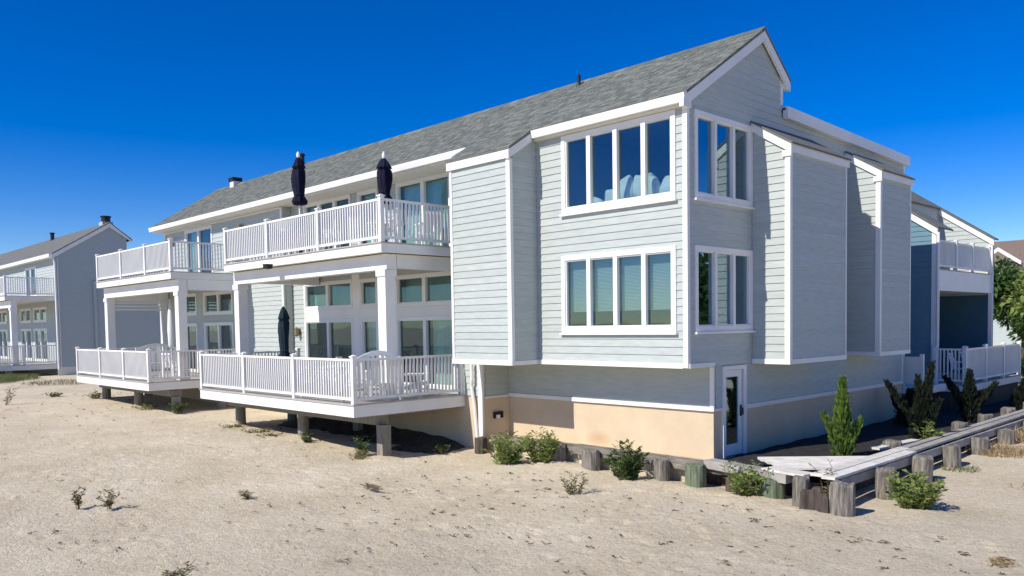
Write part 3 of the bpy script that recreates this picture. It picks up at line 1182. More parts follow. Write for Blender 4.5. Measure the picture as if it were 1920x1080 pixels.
L_UP = [(-34.5, -31.85, 4.80, 6.95, 2)]
L_LO = [(-34.85, -33.55, 3.36, 4.28, 1), (-32.85, -30.20, 3.34, 4.27, 2)]
L_DO = [(-34.85, -33.55, 0.95, 3.03, 1), (-32.85, -30.20, 0.95, 3.04, 2)]
opsW = [opening(*q[:4], e=.03) for q in L_UP + L_LO + L_DO]
wW = wall(house, S_W, XL0, XM0 - .13, 0.7, 7.28, opsW)
siding(wW, S_W, const(XL0 + .1, XM0 - .08), 0.95, 7.0, opsW, single=False)
trimbox(house, S_W, XM0 - .08, XM0 + .03, 0.95, 7.0, 0.045, 'corner_board')
trimbox(house, S_W, XL0, XL0 + .1, 0.95, 7.0, 0.045, 'corner_board')
for q in L_UP + L_DO + L_LO:
    tall = q[3] - q[2] > 1.5
    o = window(house, S_W, *q[:4], q[4], case=0.10, mull=0.15, sill=False, glass='glass_slider', name='sliding_door' if tall else 'transom_window')
    if q in L_UP:
        curtain(o, S_W, q[0] + .1, q[0] + 1.0, q[2] + .1, q[3] - .1, 0.22)
room(house, XL0 + .2, XM0 - .2, YW + .14, 19, 4.70, 7.2, 'S')
room(house, XL0 + .2, XM0 - .2, YW + .14, 19, 0.92, 4.6, 'S')
trimbox(house, S_W, XL0 + .11, XM0 - .09, 6.965, 7.02, 0.055, 'frieze_board')
# wall lamps
for (fc, u, zz) in ((S_M, -25.78, 2.62), (S_W, -29.2, 6.55), (S_W, -35.6, 6.5)):
    m = MB()
    m.box(u - .06, u + .06, fc.pos - .07, fc.pos - .028, zz - .12, zz + .12)
    m.lathe([(0.05, -.16), (0.085, -.1), (0.085, .08), (0.1, .1), (0.03, .17)], (u, fc.pos - .16, zz), 10)
    m.build('wall_lamp', 'lamp_metal', house)


# --- decks
def rail_run(deck, a, b, zf, zt, posts, single, skip_first=False, skip_last=False, infill=True):
    """railing from a to b (xy); posts = fractions along the run"""
    a, b = Vector((*a, 0)), Vector((*b, 0))
    d = (b - a)
    L = d.length
    d.normalize()
    up = Vector((0, 0, 1))
    pw = 0.11
    for i, t in enumerate(posts):
        if (i == 0 and skip_first) or (i == len(posts) - 1 and skip_last):
            continue
        c = a + d * L * t
        m = MB()
        m.box(c.x - pw / 2, c.x + pw / 2, c.y - pw / 2, c.y + pw / 2, zf + .002, zt + .03)
        m.box(c.x - pw / 2 - .02, c.x + pw / 2 + .02, c.y - pw / 2 - .02, c.y + pw / 2 + .02, zt + .031, zt + .06)
        m.hexa([(c.x - .06, c.y - .06, zt + .061), (c.x + .06, c.y - .06, zt + .061), (c.x + .06, c.y + .06, zt + .061), (c.x - .06, c.y + .06, zt + .061), (c.x - .01, c.y - .01, zt + .09), (c.x + .01, c.y - .01, zt + .09), (c.x + .01, c.y + .01, zt + .09), (c.x - .01, c.y + .01, zt + .09)])
        m.build('rail_post', 'trim', deck)
    bm = MB()
    proto = None
    for t0, t1 in zip(posts, posts[1:]):
        p, q = a + d * (L * t0 + pw / 2), a + d * (L * t1 - pw / 2)
        m = MB()
        m.bar(p + up * (zt - .035), q + up * (zt - .035), 0.07, 0.055)
        m.build('top_rail', 'trim', deck)
        m = MB()
        m.bar(p + up * (zf + .12), q + up * (zf + .12), 0.05, 0.065)
        m.build('bottom_rail', 'trim', deck)
        n = max(2, round((q - p).length / 0.112))
        for k in range(1, n):
            c = p + (q - p) * (k / n)
            z0, z1, h = zf + .153, zt - .063, 0.019
            if single:
                if proto is None:
                    mm = MB()
                    mm.box(-h, h, -h, h, z0, z1)
                    proto = mm.mesh('baluster', 'trim')
                link('baluster', proto, deck, loc=(c.x, c.y, 0))
            else:
                bm.box(c.x - h, c.x + h, c.y - h, c.y + h, z0, z1)
    if bm.v:
        bm.build('balusters', 'trim', deck, kind='stuff')


def deck_body(root, x0, x1, y0, y1, zbot, ztop, label, name='deck', sof=True):
    m = MB()
    t = 0.05
    m.box(x0, x1, y0, y0 + t, zbot, ztop - .03)
    m.box(x1 - t, x1, y0 + t, y1, zbot, ztop - .03)
    m.box(x0, x0 + t, y0 + t, y1, zbot, ztop - .03)
    dk = m.build(name, 'trim', root, label=label)
    m = MB()
    y = y0 - 0.03
    while y < y1 - .01:
        m.box(x0 - .03, x1 + .03, y, min(y + 0.134, y1), ztop - .028, ztop)
        y += 0.14
    m.build('floor_boards', 'deck_floor', dk, kind='stuff')
    if sof:
        m = MB()
        m.box(x0 + t, x1 - t, y0 + t, y1, zbot + .02, zbot + .05)
        m.build('ceiling', 'soffit', dk)
    return dk


def column(dk, x0, x1, y0, y1, z0, z1):
    m = MB()
    m.box(x0, x1, y0, y1, z0 + .003, z1)
    e = .03
    m.box(x0 - e, x1 + e, y0 - e, y1 + e, z1 - .16, z1 - .002)
    m.box(x0 - e, x1 + e, y0 - e, y1 + e, z0 + .002, z0 + .14)
    m.build('column', 'trim', dk)


def beam(dk, a, b, w_, z0, z1, name='beam'):
    m = MB()
    x0, x1 = sorted((a[0], b[0]))
    y0, y1 = sorted((a[1], b[1]))
    m.box(x0 - (w_ if x0 == x1 else 0), x1, y0, y1 + (w_ if y0 == y1 else 0), z0, z1)
    m.build(name, 'trim', dk)


def piles(dk, spots, ztop, r=0.17, square=None):
    for i, (x, y) in enumerate(spots):
        m = MB()
        if square is not None and i in square:
            m.box(x - .125, x + .125, y - .125, y + .125, ground_z(x, y) - .4, ztop - .002)
            m.build('support_pile', 'pile', dk)
            continue
        zg = ground_z(x, y) - .4
        if True:
            s = rng.random() * 6
            m.lathe([(r * 1.05, 0), (r, 0.4), (r * .97, ztop - zg - .002)], (x, y, zg), 12, lambda a, z: 1 + .05 * math.sin(3 * a + s))
        m.build('support_pile', 'pile', dk)


# middle unit
dk1 = deck_body(house, -24.64, -16.15, 10.50, 13.93, 0.64, 0.945, 'lower deck of the nearer unit, raised on timber piles', sof=False)
fr = [(x + 24.58) / (24.58 - 16.21) for x in (-24.58, -21.74, -18.95, -16.21)]
rail_run(dk1, (-24.58, 10.56), (-16.21, 10.56), 0.945, 2.02, fr, True)
rail_run(dk1, (-16.21, 10.56), (-16.21, 13.85), 0.945, 2.02, [0, 1.0], True, skip_first=True)
rail_run(dk1, (-24.58, 10.56), (-24.58, 13.85), 0.945, 2.02, [0, 1.0], False, skip_first=True)
m = MB()
m.box(-24.4, -16.4, 11.25, 11.65, 0.38, 0.60)
m.build('girder', 'pile', dk1)
piles(dk1, [(-23.95, 11.45), (-20.15, 11.45), (-16.32, 11.45), (-23.9, 13.2), (-20.1, 13.2)], 0.38, 0.155, {2})
m = MB()
for i in range(17):
    x = -24.4 + i * 0.51
    m.box(x - .025, x + .025, 10.56, 13.9, 0.61, 0.91)
m.build('joists', 'pile', dk1, kind='stuff')

dk2 = deck_body(house, -24.62, -16.15, 11.38, 14.60, 4.54, 4.79, 'upper deck of the nearer unit with two navy parasols')
fr = [(x + 24.56) / (24.56 - 16.21) for x in (-24.56, -21.85, -19.05, -16.21)]
rail_run(dk2, (-24.56, 11.44), (-16.21, 11.44), 4.79, 5.84, fr, True)
rail_run(dk2, (-16.21, 11.44), (-16.21, 14.5), 4.79, 5.84, [0, 1.0], True, skip_first=True)
rail_run(dk2, (-24.56, 11.44), (-24.56, 14.5), 4.79, 5.84, [0, 1.0], False, skip_first=True)
beam(dk2, (-24.66, 11.70), (-16.40, 11.70), 0.30, 4.16, 4.535)
beam(dk2, (-16.41, 12.02), (-16.41, 14.58), 0.28, 4.20, 4.535)
beam(dk2, (-24.34, 12.02), (-24.34, 14.58), 0.28, 4.20, 4.535)
column(dk2, -16.80, -16.47, 11.70, 12.0, 0.947, 4.158)
column(dk2, -24.66, -24.36, 11.70, 12.0, 0.947, 4.158)
m = MB()
m.lathe([(0.02, 0), (0.13, .02), (0.13, .12), (0.16, .14)], (-21.6, 11.28, 4.45), 10)
m.build('floodlight', 'black', dk2)

# far unit
dk3 = deck_body(house, -36.80, -28.86, 10.50, 13.93, 0.66, 0.96, 'lower deck of the far unit, raised on timber piles', sof=False)
fr = [0, .36, .69, 1]
rail_run(dk3, (-36.74, 10.56), (-28.92, 10.56), 0.96, 2.04, fr, False)
rail_run(dk3, (-28.92, 10.56), (-28.92, 13.85), 0.96, 2.04, [0, 1.0], False, skip_first=True)
rail_run(dk3, (-36.74, 10.56), (-36.74, 13.85), 0.96, 2.04, [0, 1.0], False, skip_first=True)
m = MB()
m.box(-36.6, -29.0, 11.3, 11.7, 0.40, 0.62)
m.build('girder', 'pile', dk3)
piles(dk3, [(-36.35, 11.5), (-32.7, 11.5), (-29.05, 11.5), (-36.3, 13.2), (-29.1, 13.2)], 0.40, 0.17)
dk4 = deck_body(house, -36.70, -28.85, 11.38, 14.25, 4.56, 4.82, 'upper deck of the far unit')
rail_run(dk4, (-36.64, 11.44), (-28.91, 11.44), 4.82, 5.90, fr, False)
rail_run(dk4, (-28.91, 11.44), (-28.91, 14.2), 4.82, 5.90, [0, 1.0], False, skip_first=True)
rail_run(dk4, (-36.64, 11.44), (-36.64, 14.2), 4.82, 5.90, [0, 1.0], False, skip_first=True)
beam(dk4, (-36.70, 11.66), (-28.90, 11.66), 0.30, 4.14, 4.555)
beam(dk4, (-28.92, 11.98), (-28.92, 14.24), 0.28, 4.18, 4.555)
beam(dk4, (-36.42, 11.98), (-36.42, 14.24), 0.28, 4.02, 4.555)
column(dk4, -29.28, -28.96, 11.66, 11.96, 0.963, 4.138)
column(dk4, -36.70, -36.38, 11.66, 11.96, 0.963, 4.138)
column(dk4, -36.70, -36.48, 13.95, 14.2, 0.963, 4.01)
m = MB()
for i in range(3):
    m.box(-36.55, -36.48, 12.0, 13.94, 3.62 + i * .14, 3.70 + i * .14)
m.build('side_louvre', 'trim', dk4)


# ------------------------------------------------------------------ left neighbour
def neighbour_left():
    X = -51.8
    h = thing('beach_house', 'grey neighbouring house at far left with shaded gable end and chimney', 'house', (-62, 17, 0.2), world=True)
    fE, fR = Face('E', X), Face('S', 14.02)
    m = MB()
    P = fE.p
    prof = [(13.8, 0.0), (25.2, 0.0), (25.2, 7.4), (17.85, 7.6), (17.85, 8.45), (RIDGE_Y + .05, RIDGE_Z - .06), (13.8, roof_z(13.8) - .06)]
    m.poly([P(y, z, 0) for y, z in prof])
    wl = m.build('wall', 'siding_blue', h, label='shaded gable wall')

    def lim(z):
        lo = 13.9 if z < 7.2 else 13.9 + max(0, (z - 7.2) / RS)
        hi = 25.1 if z < 7.35 else (17.8 if z < 8.3 else 17.8 - (z - 8.3) / BS)
        return (lo, hi)
    siding(wl, fE, lim, 0.75, 9.05, single=False, material='siding_blue')
    trimbox(h, fE, 13.8, 25.2, -0.3, 0.72, 0.02, 'foundation_wall', material='fascia_cream')
    m = slab(13.7, roof_z(13.7), RIDGE_Y + .05, RIDGE_Z + .03, -85, X + .15, 0.06)
    k = slab(RIDGE_Y + .051, RIDGE_Z + .03, 18.15, RIDGE_Z + .03 - BS * 1.27, -85, X + .15, 0.06)
    i0 = len(m.v)
    m.v += k.v
    m.f += [tuple(q + i0 for q in f) for f in k.f]
    rf = m.build('roof', 'roof_far', h)
    m = MB()
    m.box(X - 1.2, X - .55, 16.7, 17.3, RIDGE_Z - .2, RIDGE_Z + .12)
    c = m.build('chimney', 'siding_blue', rf)
    m = MB()
    m.lathe([(.26, 0), (.26, .28), (.31, .30), (.31, .37)], (X - .88, 17.0, RIDGE_Z + .121), 12)
    m.build('chimney_cap', 'black', c)
    m = MB()
    m.lathe([(.12, -.1), (.12, .35), (.16, .36), (.16, .45)], (X - 10.5, 16.6, RIDGE_Z - .1), 10)
    m.build('roof_vent', 'black', rf)
    rake(h, 13.66, roof_z(13.66) - .07, RIDGE_Y + .048, RIDGE_Z - .035, X + .08, 0.24)
    rake(h, RIDGE_Y + .052, RIDGE_Z - .035, 18.12, RIDGE_Z - .035 - BS * 1.07, X + .079, 0.24)
    m = MB()
    m.box(-85, X + .1, 13.55, 13.72, 7.02, 7.22)
    m.build('gutter', 'trim', h)
    m = MB()
    m.box(-85, X, 17.9, 25.2, 7.3, 7.55)
    m.build('flat_roof', 'roof_flat', h)
    m = MB()
    m.tube([(X + .09, 13.78, 7.0), (X + .09, 13.84, 6.7), (X + .09, 13.84, 0.6)], 0.06, 6)
    m.build('downspout', 'trim', h)
    # wall behind the two decks, the same pattern as the main house
    wins = []
    for s in range(3):
        b = X - 2.5 - s * 9.4
        wins += [(b - 2.9, b, 0.95, 2.98, 2), (b - 2.9, b, 3.35, 4.27, 2), (b - 6.0, b - 3.5, 0.95, 2.98, 2), (b - 6.0, b - 3.5, 3.35, 4.27, 2), (b - 4.4, b - 1.9, 4.90, 6.80, 2)]
    ops = [opening(*q[:4], e=.03) for q in wins]
    wf = wall(h, fR, -85, X - .13, 0.3, 7.25, ops)
    siding(wf, fR, const(-84.9, X - .1), 0.95, 7.0, ops, single=False)
    trimbox(h, fR, X - .1, X + .03, 0.3, 7.0, .04, 'corner_board')
    for q in wins:
        window(h, fR, *q[:4], q[4], case=0.12, mull=0.16, sill=False, glass='glass_slider', name='sliding_door' if q[3] - q[2] > 1.5 else 'transom_window')
    room(h, -84, X - .3, 14.3, 19, 0.9, 7.0, 'S')
    m = MB()
    m.box(-85, X - .01, 13.72, 14.02, 7.03, 7.08)
    m.build('eave_soffit', 'soffit', h)
    DX = X - .4
    d1_ = deck_body(h, -84.9, DX, 10.5, 14.0, 0.62, 0.92, 'lower deck', sof=False)
    ps = [k / 12 for k in range(13)]
    rail_run(d1_, (-84.8, 10.56), (DX - .06, 10.56), 0.92, 2.02, ps, False)
    rail_run(d1_, (DX - .06, 10.56), (DX - .06, 13.92), 0.92, 2.02, [0, .5, 1], False, skip_first=True)
    d2_ = deck_body(h, -84.9, DX, 11.38, 14.0, 4.56, 4.82, 'upper deck')
    rail_run(d2_, (-84.8, 11.44), (DX - .06, 11.44), 4.82, 5.88, ps, False)
    rail_run(d2_, (DX - .06, 11.44), (DX - .06, 13.92), 4.82, 5.88, [0, 1], False, skip_first=True)
    beam(d2_, (-84.8, 11.68), (DX - .1, 11.68), 0.30, 4.16, 4.555)
    for s in range(5):
        xx = DX - .3 - s * 7.8
        column(d2_, xx - .16, xx + .16, 11.68, 11.98, 0.922, 4.158)
    piles(d1_, [(DX - .3 - 3.9 * s, 11.5) for s in range(7)], 0.62, 0.2)
    m = MB()
    fR.box(m, -85, X - .03, -0.3, 0.3, -.1, .02)
    m.build('foundation_wall', 'fascia_cream', h)
    m = MB()
    fE.box(m, 15.85, 16.0, 1.2, 5.7, 0.03, 0.14)
    m.build('pipe_casing', 'siding_blue', h)


neighbour_left()


# ------------------------------------------------------------------ right neighbour
def neighbour_right():
    h = thing('beach_house', 'neighbouring house at far right, its shade coloured in dark blue, with recessed balcony and white lower deck', 'house', (-11, 32, 0), world=True)
    X, Y0, Y1 = -9.30, 28.0, 33.9
    sl = 0.70
    zt = 5.72

    def zr(x):
        return zt + sl * (X - x)
    for (ya, yb, nm) in ((Y0, Y0 + .22, 'near'), (Y1, Y1 + .25, 'far')):
        m = MB()
        m.hexa([(X - 5, ya, -0.4), (X, ya, -0.4), (X, yb, -0.4), (X - 5, yb, -0.4), (X - 5, ya, zr(X - 5) - .05), (X, ya, zr(X) - .05), (X, yb, zr(X) - .05), (X - 5, yb, zr(X - 5) - .05)])
        wl = m.build('wing_wall', 'siding_shade' if nm == 'near' else 'siding_blue', h)
        siding(wl, Face('S', ya), lambda z: (X - 5, X - .1 if z < zt - .15 else X - .1 - (z - zt + .15) / sl), 0.3 if nm == 'near' else 4.4, zr(X - 5) - .3, single=False, material='siding_shade' if nm == 'near' else 'siding')
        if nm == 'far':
            siding(wl, Face('S', ya), const(X - 5, X - .1), 0.5, 3.6, single=False, material='porch_shade')  # lower boards coloured dark for the recess shade, pale siding above
        trimbox(h, Face('S', ya), X - .1, X + .03, -0.3, zt - .2, .04, 'corner_board')
        m = MB()
        o = .08
        m.hexa([(X - 5, ya - o, zr(X - 5) - .26), (X + o, ya - o, zr(X + o) - .26), (X + o, ya, zr(X + o) - .26), (X - 5, ya, zr(X - 5) - .26), (X - 5, ya - o, zr(X - 5) - .03), (X + o, ya - o, zr(X + o) - .03), (X + o, ya, zr(X + o) - .03), (X - 5, ya, zr(X - 5) - .03)])
        m.build('rake_board', 'trim', h)
        m = MB()
        ye = ya + (1.3 if nm == 'near' else .35)
        a, b = X + .12, X - 5
        m.hexa([(a, ya - .12, zr(a) - .02), (b, ya - .12, zr(b) - .02), (b, ye, zr(b) - .02), (a, ye, zr(a) - .02), (a, ya - .12, zr(a) + .03), (b, ya - .12, zr(b) + .03), (b, ye, zr(b) + .03), (a, ye, zr(a) + .03)])
        m.build('shed_roof', 'roof_far', h)
    m = MB()
    m.box(X - 5.1, X - 5, Y0, Y1 + .25, -0.4, zr(X - 5))
    m.build('wall', 'siding_blue', h)
    m = MB()
    a, b = X - 1.75, X - 5.0
    m.hexa([(a, Y0 + 1.3, zr(a) - .021), (b, Y0 + 1.3, zr(b) - .021), (b, Y1, zr(b) - .021), (a, Y1, zr(a) - .021), (a, Y0 + 1.3, zr(a) + .029), (b, Y0 + 1.3, zr(b) + .029), (b, Y1, zr(b) + .029), (a, Y1, zr(a) + .029)])
    m.build('main_roof', 'roof_far', h)
    m = MB()
    m.box(X - 1.95, X - 1.85, Y0 + .24, Y1 - .01, 4.37, zr(X - 1.85) - .05)
    m.build('balcony_wall', 'siding', h)
    fE = Face('E', X - 2.6)
    wl = wall(h, fE, Y0 + .22, Y1, 0.3, 4.4, material='porch_shade')
    siding(wl, fE, const(Y0 + .22, Y1), 0.5, 3.6, single=False, material='porch_shade')
    # balcony
    bk = deck_body(h, X - 4.9, X - .02, Y0 + .23, Y1 - .01, 3.66, 4.36, 'recessed balcony', name='balcony')
    rail_run(bk, (X - .1, Y0 + .28), (X - .1, Y1 - .06), 4.36, 5.32, [0, .35, .66, 1], False)
    lw = deck_body(h, X - 2.6, -8.32, Y0 - .15, Y1 + .1, 0.42, 0.66, 'lower deck', sof=False)
    m = MB()
    m.box(X - .05, -8.4, Y0 - .1, Y1, -.3, 0.40)
    m.build('deck_skirt', 'wood_dark', lw)
    rail_run(lw, (-8.38, Y0 - .08), (-8.38, Y1), 0.66, 1.80, [0, .34, .67, 1], False)
    rail_run(lw, (-9.26, Y0 - .08), (-8.38, Y0 - .08), 0.66, 1.80, [0, 1], False, skip_last=True)
    m = MB()
    m.lathe([(.06, -.14), (.1, -.05), (.1, .08), (.03, .16)], (X - .1, Y0 + .34, 2.35), 10)
    m.build('wall_lamp', 'white_plastic', h)
    m = MB()
    m.lathe([(.06, -.1), (.1, -.05), (.1, .08), (.03, .12)], (X - .18, Y0 + .34, 5.45), 10)
    m.build('wall_lamp', 'white_plastic', h)
    m = MB()
    m.tube([(X + .09, Y0 - .03, 5.5), (X + .09, Y0 - .03, 0)], .05, 6)
    m.build('downspout', 'trim', h)
    # chairs on its deck
    return h


neighbour_right()

# small landing between the houses
land = thing('landing', 'small white railed landing beside the rear corner of the grey house', 'landing', (-9.1, 26, 0), world=True)
m = MB()
m.box(-10.6, -8.75, 25.45, 27.4, 0.50, 0.72)
m.build('platform', 'trim', land)
m = MB()
m.box(-9.35, -8.80, 25.48, 25.55, 0.80, 1.62)
for x in (-9.38, -8.82):
    m.box(x - .05, x + .05, 25.46, 25.57, 0.722, 1.70)
m.build('rail_panel', 'trim', land)
m = MB()
for x in (-10.3, -8.95):
    m.box(x - .08, x + .08, 25.6, 25.76, -.4, 0.498)
m.build('leg', 'pile', land)


# ------------------------------------------------------------------ timber bulkhead
def piling(x, y, r, top, material, label, ragged=0.02, bot=-1.0, lean=0.0):
    m = MB()
    s = rng.random() * 10
    s2 = rng.random() * 10

    def wob(a, z):
        return 1 + .05 * math.sin(2 * a + s) + .035 * math.sin(7 * a + s2) + .02 * math.sin(13 * a + s)
    H = top - bot
    m.lathe([(r * 1.03, 0), (r, H * .5), (r * .98, H - .05), (r * .95, H - .012), (r * .86, H)], (0, 0, 0), 22, wob)
    m.v = [(a, b, c + (ragged * math.sin(3 * math.atan2(b, a) + s) if c > H - .1 else 0)) for a, b, c in m.v]
    o = m.build('timber_piling', material, smooth=False)
    o.location = (x, y, bot)
    o.rotation_euler = (lean, lean * .6, rng.random())
    tag(o, label, 'piling', 'weathered pilings of the timber bulkhead')
    return o


piling(-15.32, 13.72, 0.17, -0.10, 'wood_dark', 'dark stained piling at the foot of the white downspout')
piling(-12.66, 13.68, 0.21, -0.05, 'wood_grey', 'squat grey piling just right of the leafy double shrub')
piling(-11.62, 13.66, 0.21, -0.03, 'wood_grey', 'grooved grey piling left of the dense green shrub by the peach wall')
piling(-9.70, 13.62, 0.17, -0.03, 'wood_grey', 'slim brown-grey piling right of the dense green shrub')
piling(-8.83, 13.52, 0.215, -0.02, 'wood_green', 'thick green-tinged piling left of the door')
piling(-7.98, 13.50, 0.15, -0.16, 'wood_dark', 'short dark brown piling in front of the door')
piling(-7.24, 13.58, 0.21, -0.10, 'wood_green', 'green-tinged piling between door shrub and bulkhead corner')
piling(-6.62, 13.42, 0.14, 0.02, 'wood_grey', 'narrow grey piling behind the split stump at the corner')
piling(-5.83, 13.28, 0.20, 0.03, 'wood_grey', 'tall split grey piling at the bulkhead corner', 0.03)
ys_ = [15.15, 16.95, 18.85, 20.75, 22.7, 24.9]
lab = ['grey piling leaning behind the leafy corner shrub, nearest of the outer row', 'grey piling half hidden by the leafy corner shrub', 'third grey piling of the outer row along the side walk', 'fourth grey piling of the outer row along the side walk',
       'fifth grey piling of the outer row, beside the straw grass', 'farthest grey piling of the outer row along the side walk']
for y, lb in zip(ys_, lab):
    piling(-5.87 + rng.uniform(-.03, .03), y, 0.19, 0.0 + rng.uniform(-.05, .03), 'wood_grey', lb, 0.02, lean=rng.uniform(-.05, .05))
lab = ['nearest pale piling of the inner row along the side walk', 'second pale piling of the inner row along the side walk', 'third pale piling of the inner row along the side walk', 'fourth pale piling of the inner row along the side walk',
       'fifth pale piling of the inner row along the side walk', 'farthest pale piling of the inner row along the side walk']
for y, lb in zip([18.0, 20.1, 22.3, 24.5, 26.7, 29.0], lab):
    piling(-6.82 + rng.uniform(-.03, .03), y, 0.19, 0.13, 'wood_grey', lb, 0.015)

# split stump beside the corner piling
t = thing('split_stump', 'dark splintered timber stump beside the tall corner piling', 'stump', (-6.22, 13.18, -0.6))
for k, (dx, dy, rr, hh) in enumerate(((-.18, 0, .13, .46), (-.02, .06, .14, .52), (.13, .0, .12, .44))):
    m = MB()
    s = k * 2.1
    m.lathe([(rr * 1.15, 0), (rr, .2), (rr * .9, hh - .06), (rr * .5, hh)], (dx, dy, 0), 9, lambda a, z: 1 + .18 * math.sin(3 * a + s) + .1 * math.sin(5 * a))
    m.build('splinter', 'wood_dark', t)


def timber(a, b, w_, h_, material, label, name='timber_wale', cat='timber'):
    m = MB()
    a, b = Vector(a), Vector(b)
    n = 8
    # slightly uneven sawn beam
    for k in range(n):
        p, q = a + (b - a) * (k / n), a + (b - a) * ((k + 1) / n)
        m.bar(p + Vector((0, 0, rng.uniform(-.004, .004))), q + Vector((0, 0, rng.uniform(-.004, .004))), w_ * rng.uniform(.97, 1.03), h_ * rng.uniform(.97, 1.03))
    return tag(m.build(name, material), label, cat)


timber((-15.1, 13.97, -0.14), (-12.3, 13.97, -0.13), .20, .22, 'wale', 'grey bulkhead beam behind the leafy double shrub')
timber((-12.28, 13.93, -0.10), (-8.3, 13.90, -0.12), .24, .20, 'wale', 'long weathered beam running along the foot of the peach wall')
timber((-8.75, 13.86, -0.03), (-6.9, 13.60, -0.07), .30, .16, 'plank_grey', 'grey beam end resting across the bulkhead below the door')
m = MB()
m.box(-12.4, -6.55, 14.06, 14.12, -1.0, -0.2)
tag(m.build('bulkhead_sheeting', 'wood_dark'), 'dark timber sheeting behind the front pilings', 'bulkhead')
m = MB()
m.box(-6.50, -6.44, 14.06, 40, -1.0, -0.2)
tag(m.build('bulkhead_sheeting', 'wood_dark'), 'dark timber sheeting behind the side row of pilings', 'bulkhead')

bw = thing('boardwalk', 'pale bleached plank walk on top of the bulkhead corner', 'boardwalk', (-6.8, 15, -0.1), world=True)


def plank(a, b, w_, z, t=0.045, material='plank_pale'):
    m = MB()
    m.bar((*a, z), (*b, z), w_, t)
    m.build('plank', material, bw)


dirv = Vector((0.72, 0.69, 0))
perp = Vector((0.69, -0.72, 0))
o0 = Vector((-8.15, 14.75, 0))
for k in range(4):
    a = o0 + perp * (0.31 * k) + dirv * (0.05 * k)
    ln = (2.45, 2.2, 1.75, 1.25)[k]
    plank((a.x, a.y), ((a + dirv * ln).x, (a + dirv * ln).y), 0.29, 0.0 - .002 * k, material='plank_pale')
plank((-6.42, 13.60), (-6.42, 17.6), 0.24, 0.05)
plank((-6.15, 13.45), (-6.15, 17.2), 0.24, 0.052)
plank((-6.44, 17.62), (-6.47, 22.6), 0.17, 0.05, material='plank_grey')
plank((-6.20, 17.22), (-6.24, 22.9), 0.20, 0.052, material='plank_grey')
plank((-6.47, 22.62), (-6.52, 31.0), 0.17, 0.05, material='plank_grey')
plank((-6.24, 22.92), (-6.30, 31.0), 0.20, 0.052, material='plank_grey')
plank((-7.45, 13.78), (-6.56, 13.62), 0.34, 0.03)
plank((-6.95, 17.4), (-6.75, 19.2), 0.22, 0.02)
m = MB()
m.bar((-6.10, 13.5, -0.09), (-6.10, 31.0, -0.09), 0.06, 0.16)
m.build('side_board', 'plank_grey', bw)


# ------------------------------------------------------------------ parasols and garden furniture
def parasol(x, y, zf, pole_top, can0, can1, r, material, label, white_tip=True):
    t = thing('parasol', label, 'parasol', (x, y, zf))
    m = MB()
    m.lathe([(.022, 0.04), (.022, pole_top - zf)], (0, 0, 0), 8)
    m.build('pole', 'white_plastic' if white_tip else 'metal', t)
    m = MB()
    m.lathe([(.25, 0), (.25, .05), (.06, .09), (.04, .3)], (0, 0, 0), 16)
    m.build('base', 'black', t)
    m = MB()
    h = can1 - can0
    z0 = can0 - zf
    s = rng.random() * 6

    def wob(a, z):
        return 1 + .22 * math.cos(8 * a + 2.0 * z) + .10 * math.sin(3 * a + 5 * z + s)
    m.lathe([(r * .5, z0), (r * .95, z0 + .03), (r * 1.05, z0 + .12), (r * .66, z0 + .27), (r * .80, z0 + h * .38), (r * .88, z0 + h * .55), (r * .84, z0 + h * .70), (r * .70, z0 + h * .765), (r * .90, z0 + h * .77), (r * .80, z0 + h * .82), (r * .5, z0 + h * .93), (.03, z0 + h)], (0, 0, 0), 24, wob)
    m.build('canopy', material, t, smooth=True)
    m = MB()
    m.lathe([(r * .74, z0 + .27), (r * .80, z0 + .29), (r * .80, z0 + .32), (r * .74, z0 + .34)], (0, 0, 0), 16)
    m.build('tie_strap', material, t)
    if white_tip:
        m = MB()
        m.lathe([(.035, z0 + h - .03), (.05, z0 + h + .03), (.045, z0 + h + .10), (.015, z0 + h + .15)], (0, 0, 0), 10)
        m.build('finial', 'white_plastic', t)


parasol(-20.90, 11.95, 4.79, 7.70, 6.24, 7.60, 0.19, 'navy', 'closed navy parasol at the middle of the upper deck')
parasol(-18.17, 12.95, 4.79, 7.45, 6.05, 7.28, 0.20, 'navy', 'closed navy parasol near the right corner of the upper deck')
parasol(-23.2, 12.6, 0.945, 3.45, 1.75, 3.42, 0.17, 'teal_fabric', 'closed dark teal parasol on the nearer lower deck', False)


def table(x, y, zf, r, label, material='white_plastic'):
    t = thing('patio_table', label, 'table', (x, y, zf))
    m = MB()
    m.lathe([(r - .02, .70), (r, .71), (r, .74), (r - .02, .75)], (0, 0, 0), 24)
    m.build('table_top', material, t)
    for k in range(4):
        a = math.pi / 4 + k * math.pi / 2
        m = MB()
        m.bar((r * .7 * math.cos(a), r * .7 * math.sin(a), 0), (r * .55 * math.cos(a), r * .55 * math.sin(a), .698), .045)
        m.build('leg', material, t)


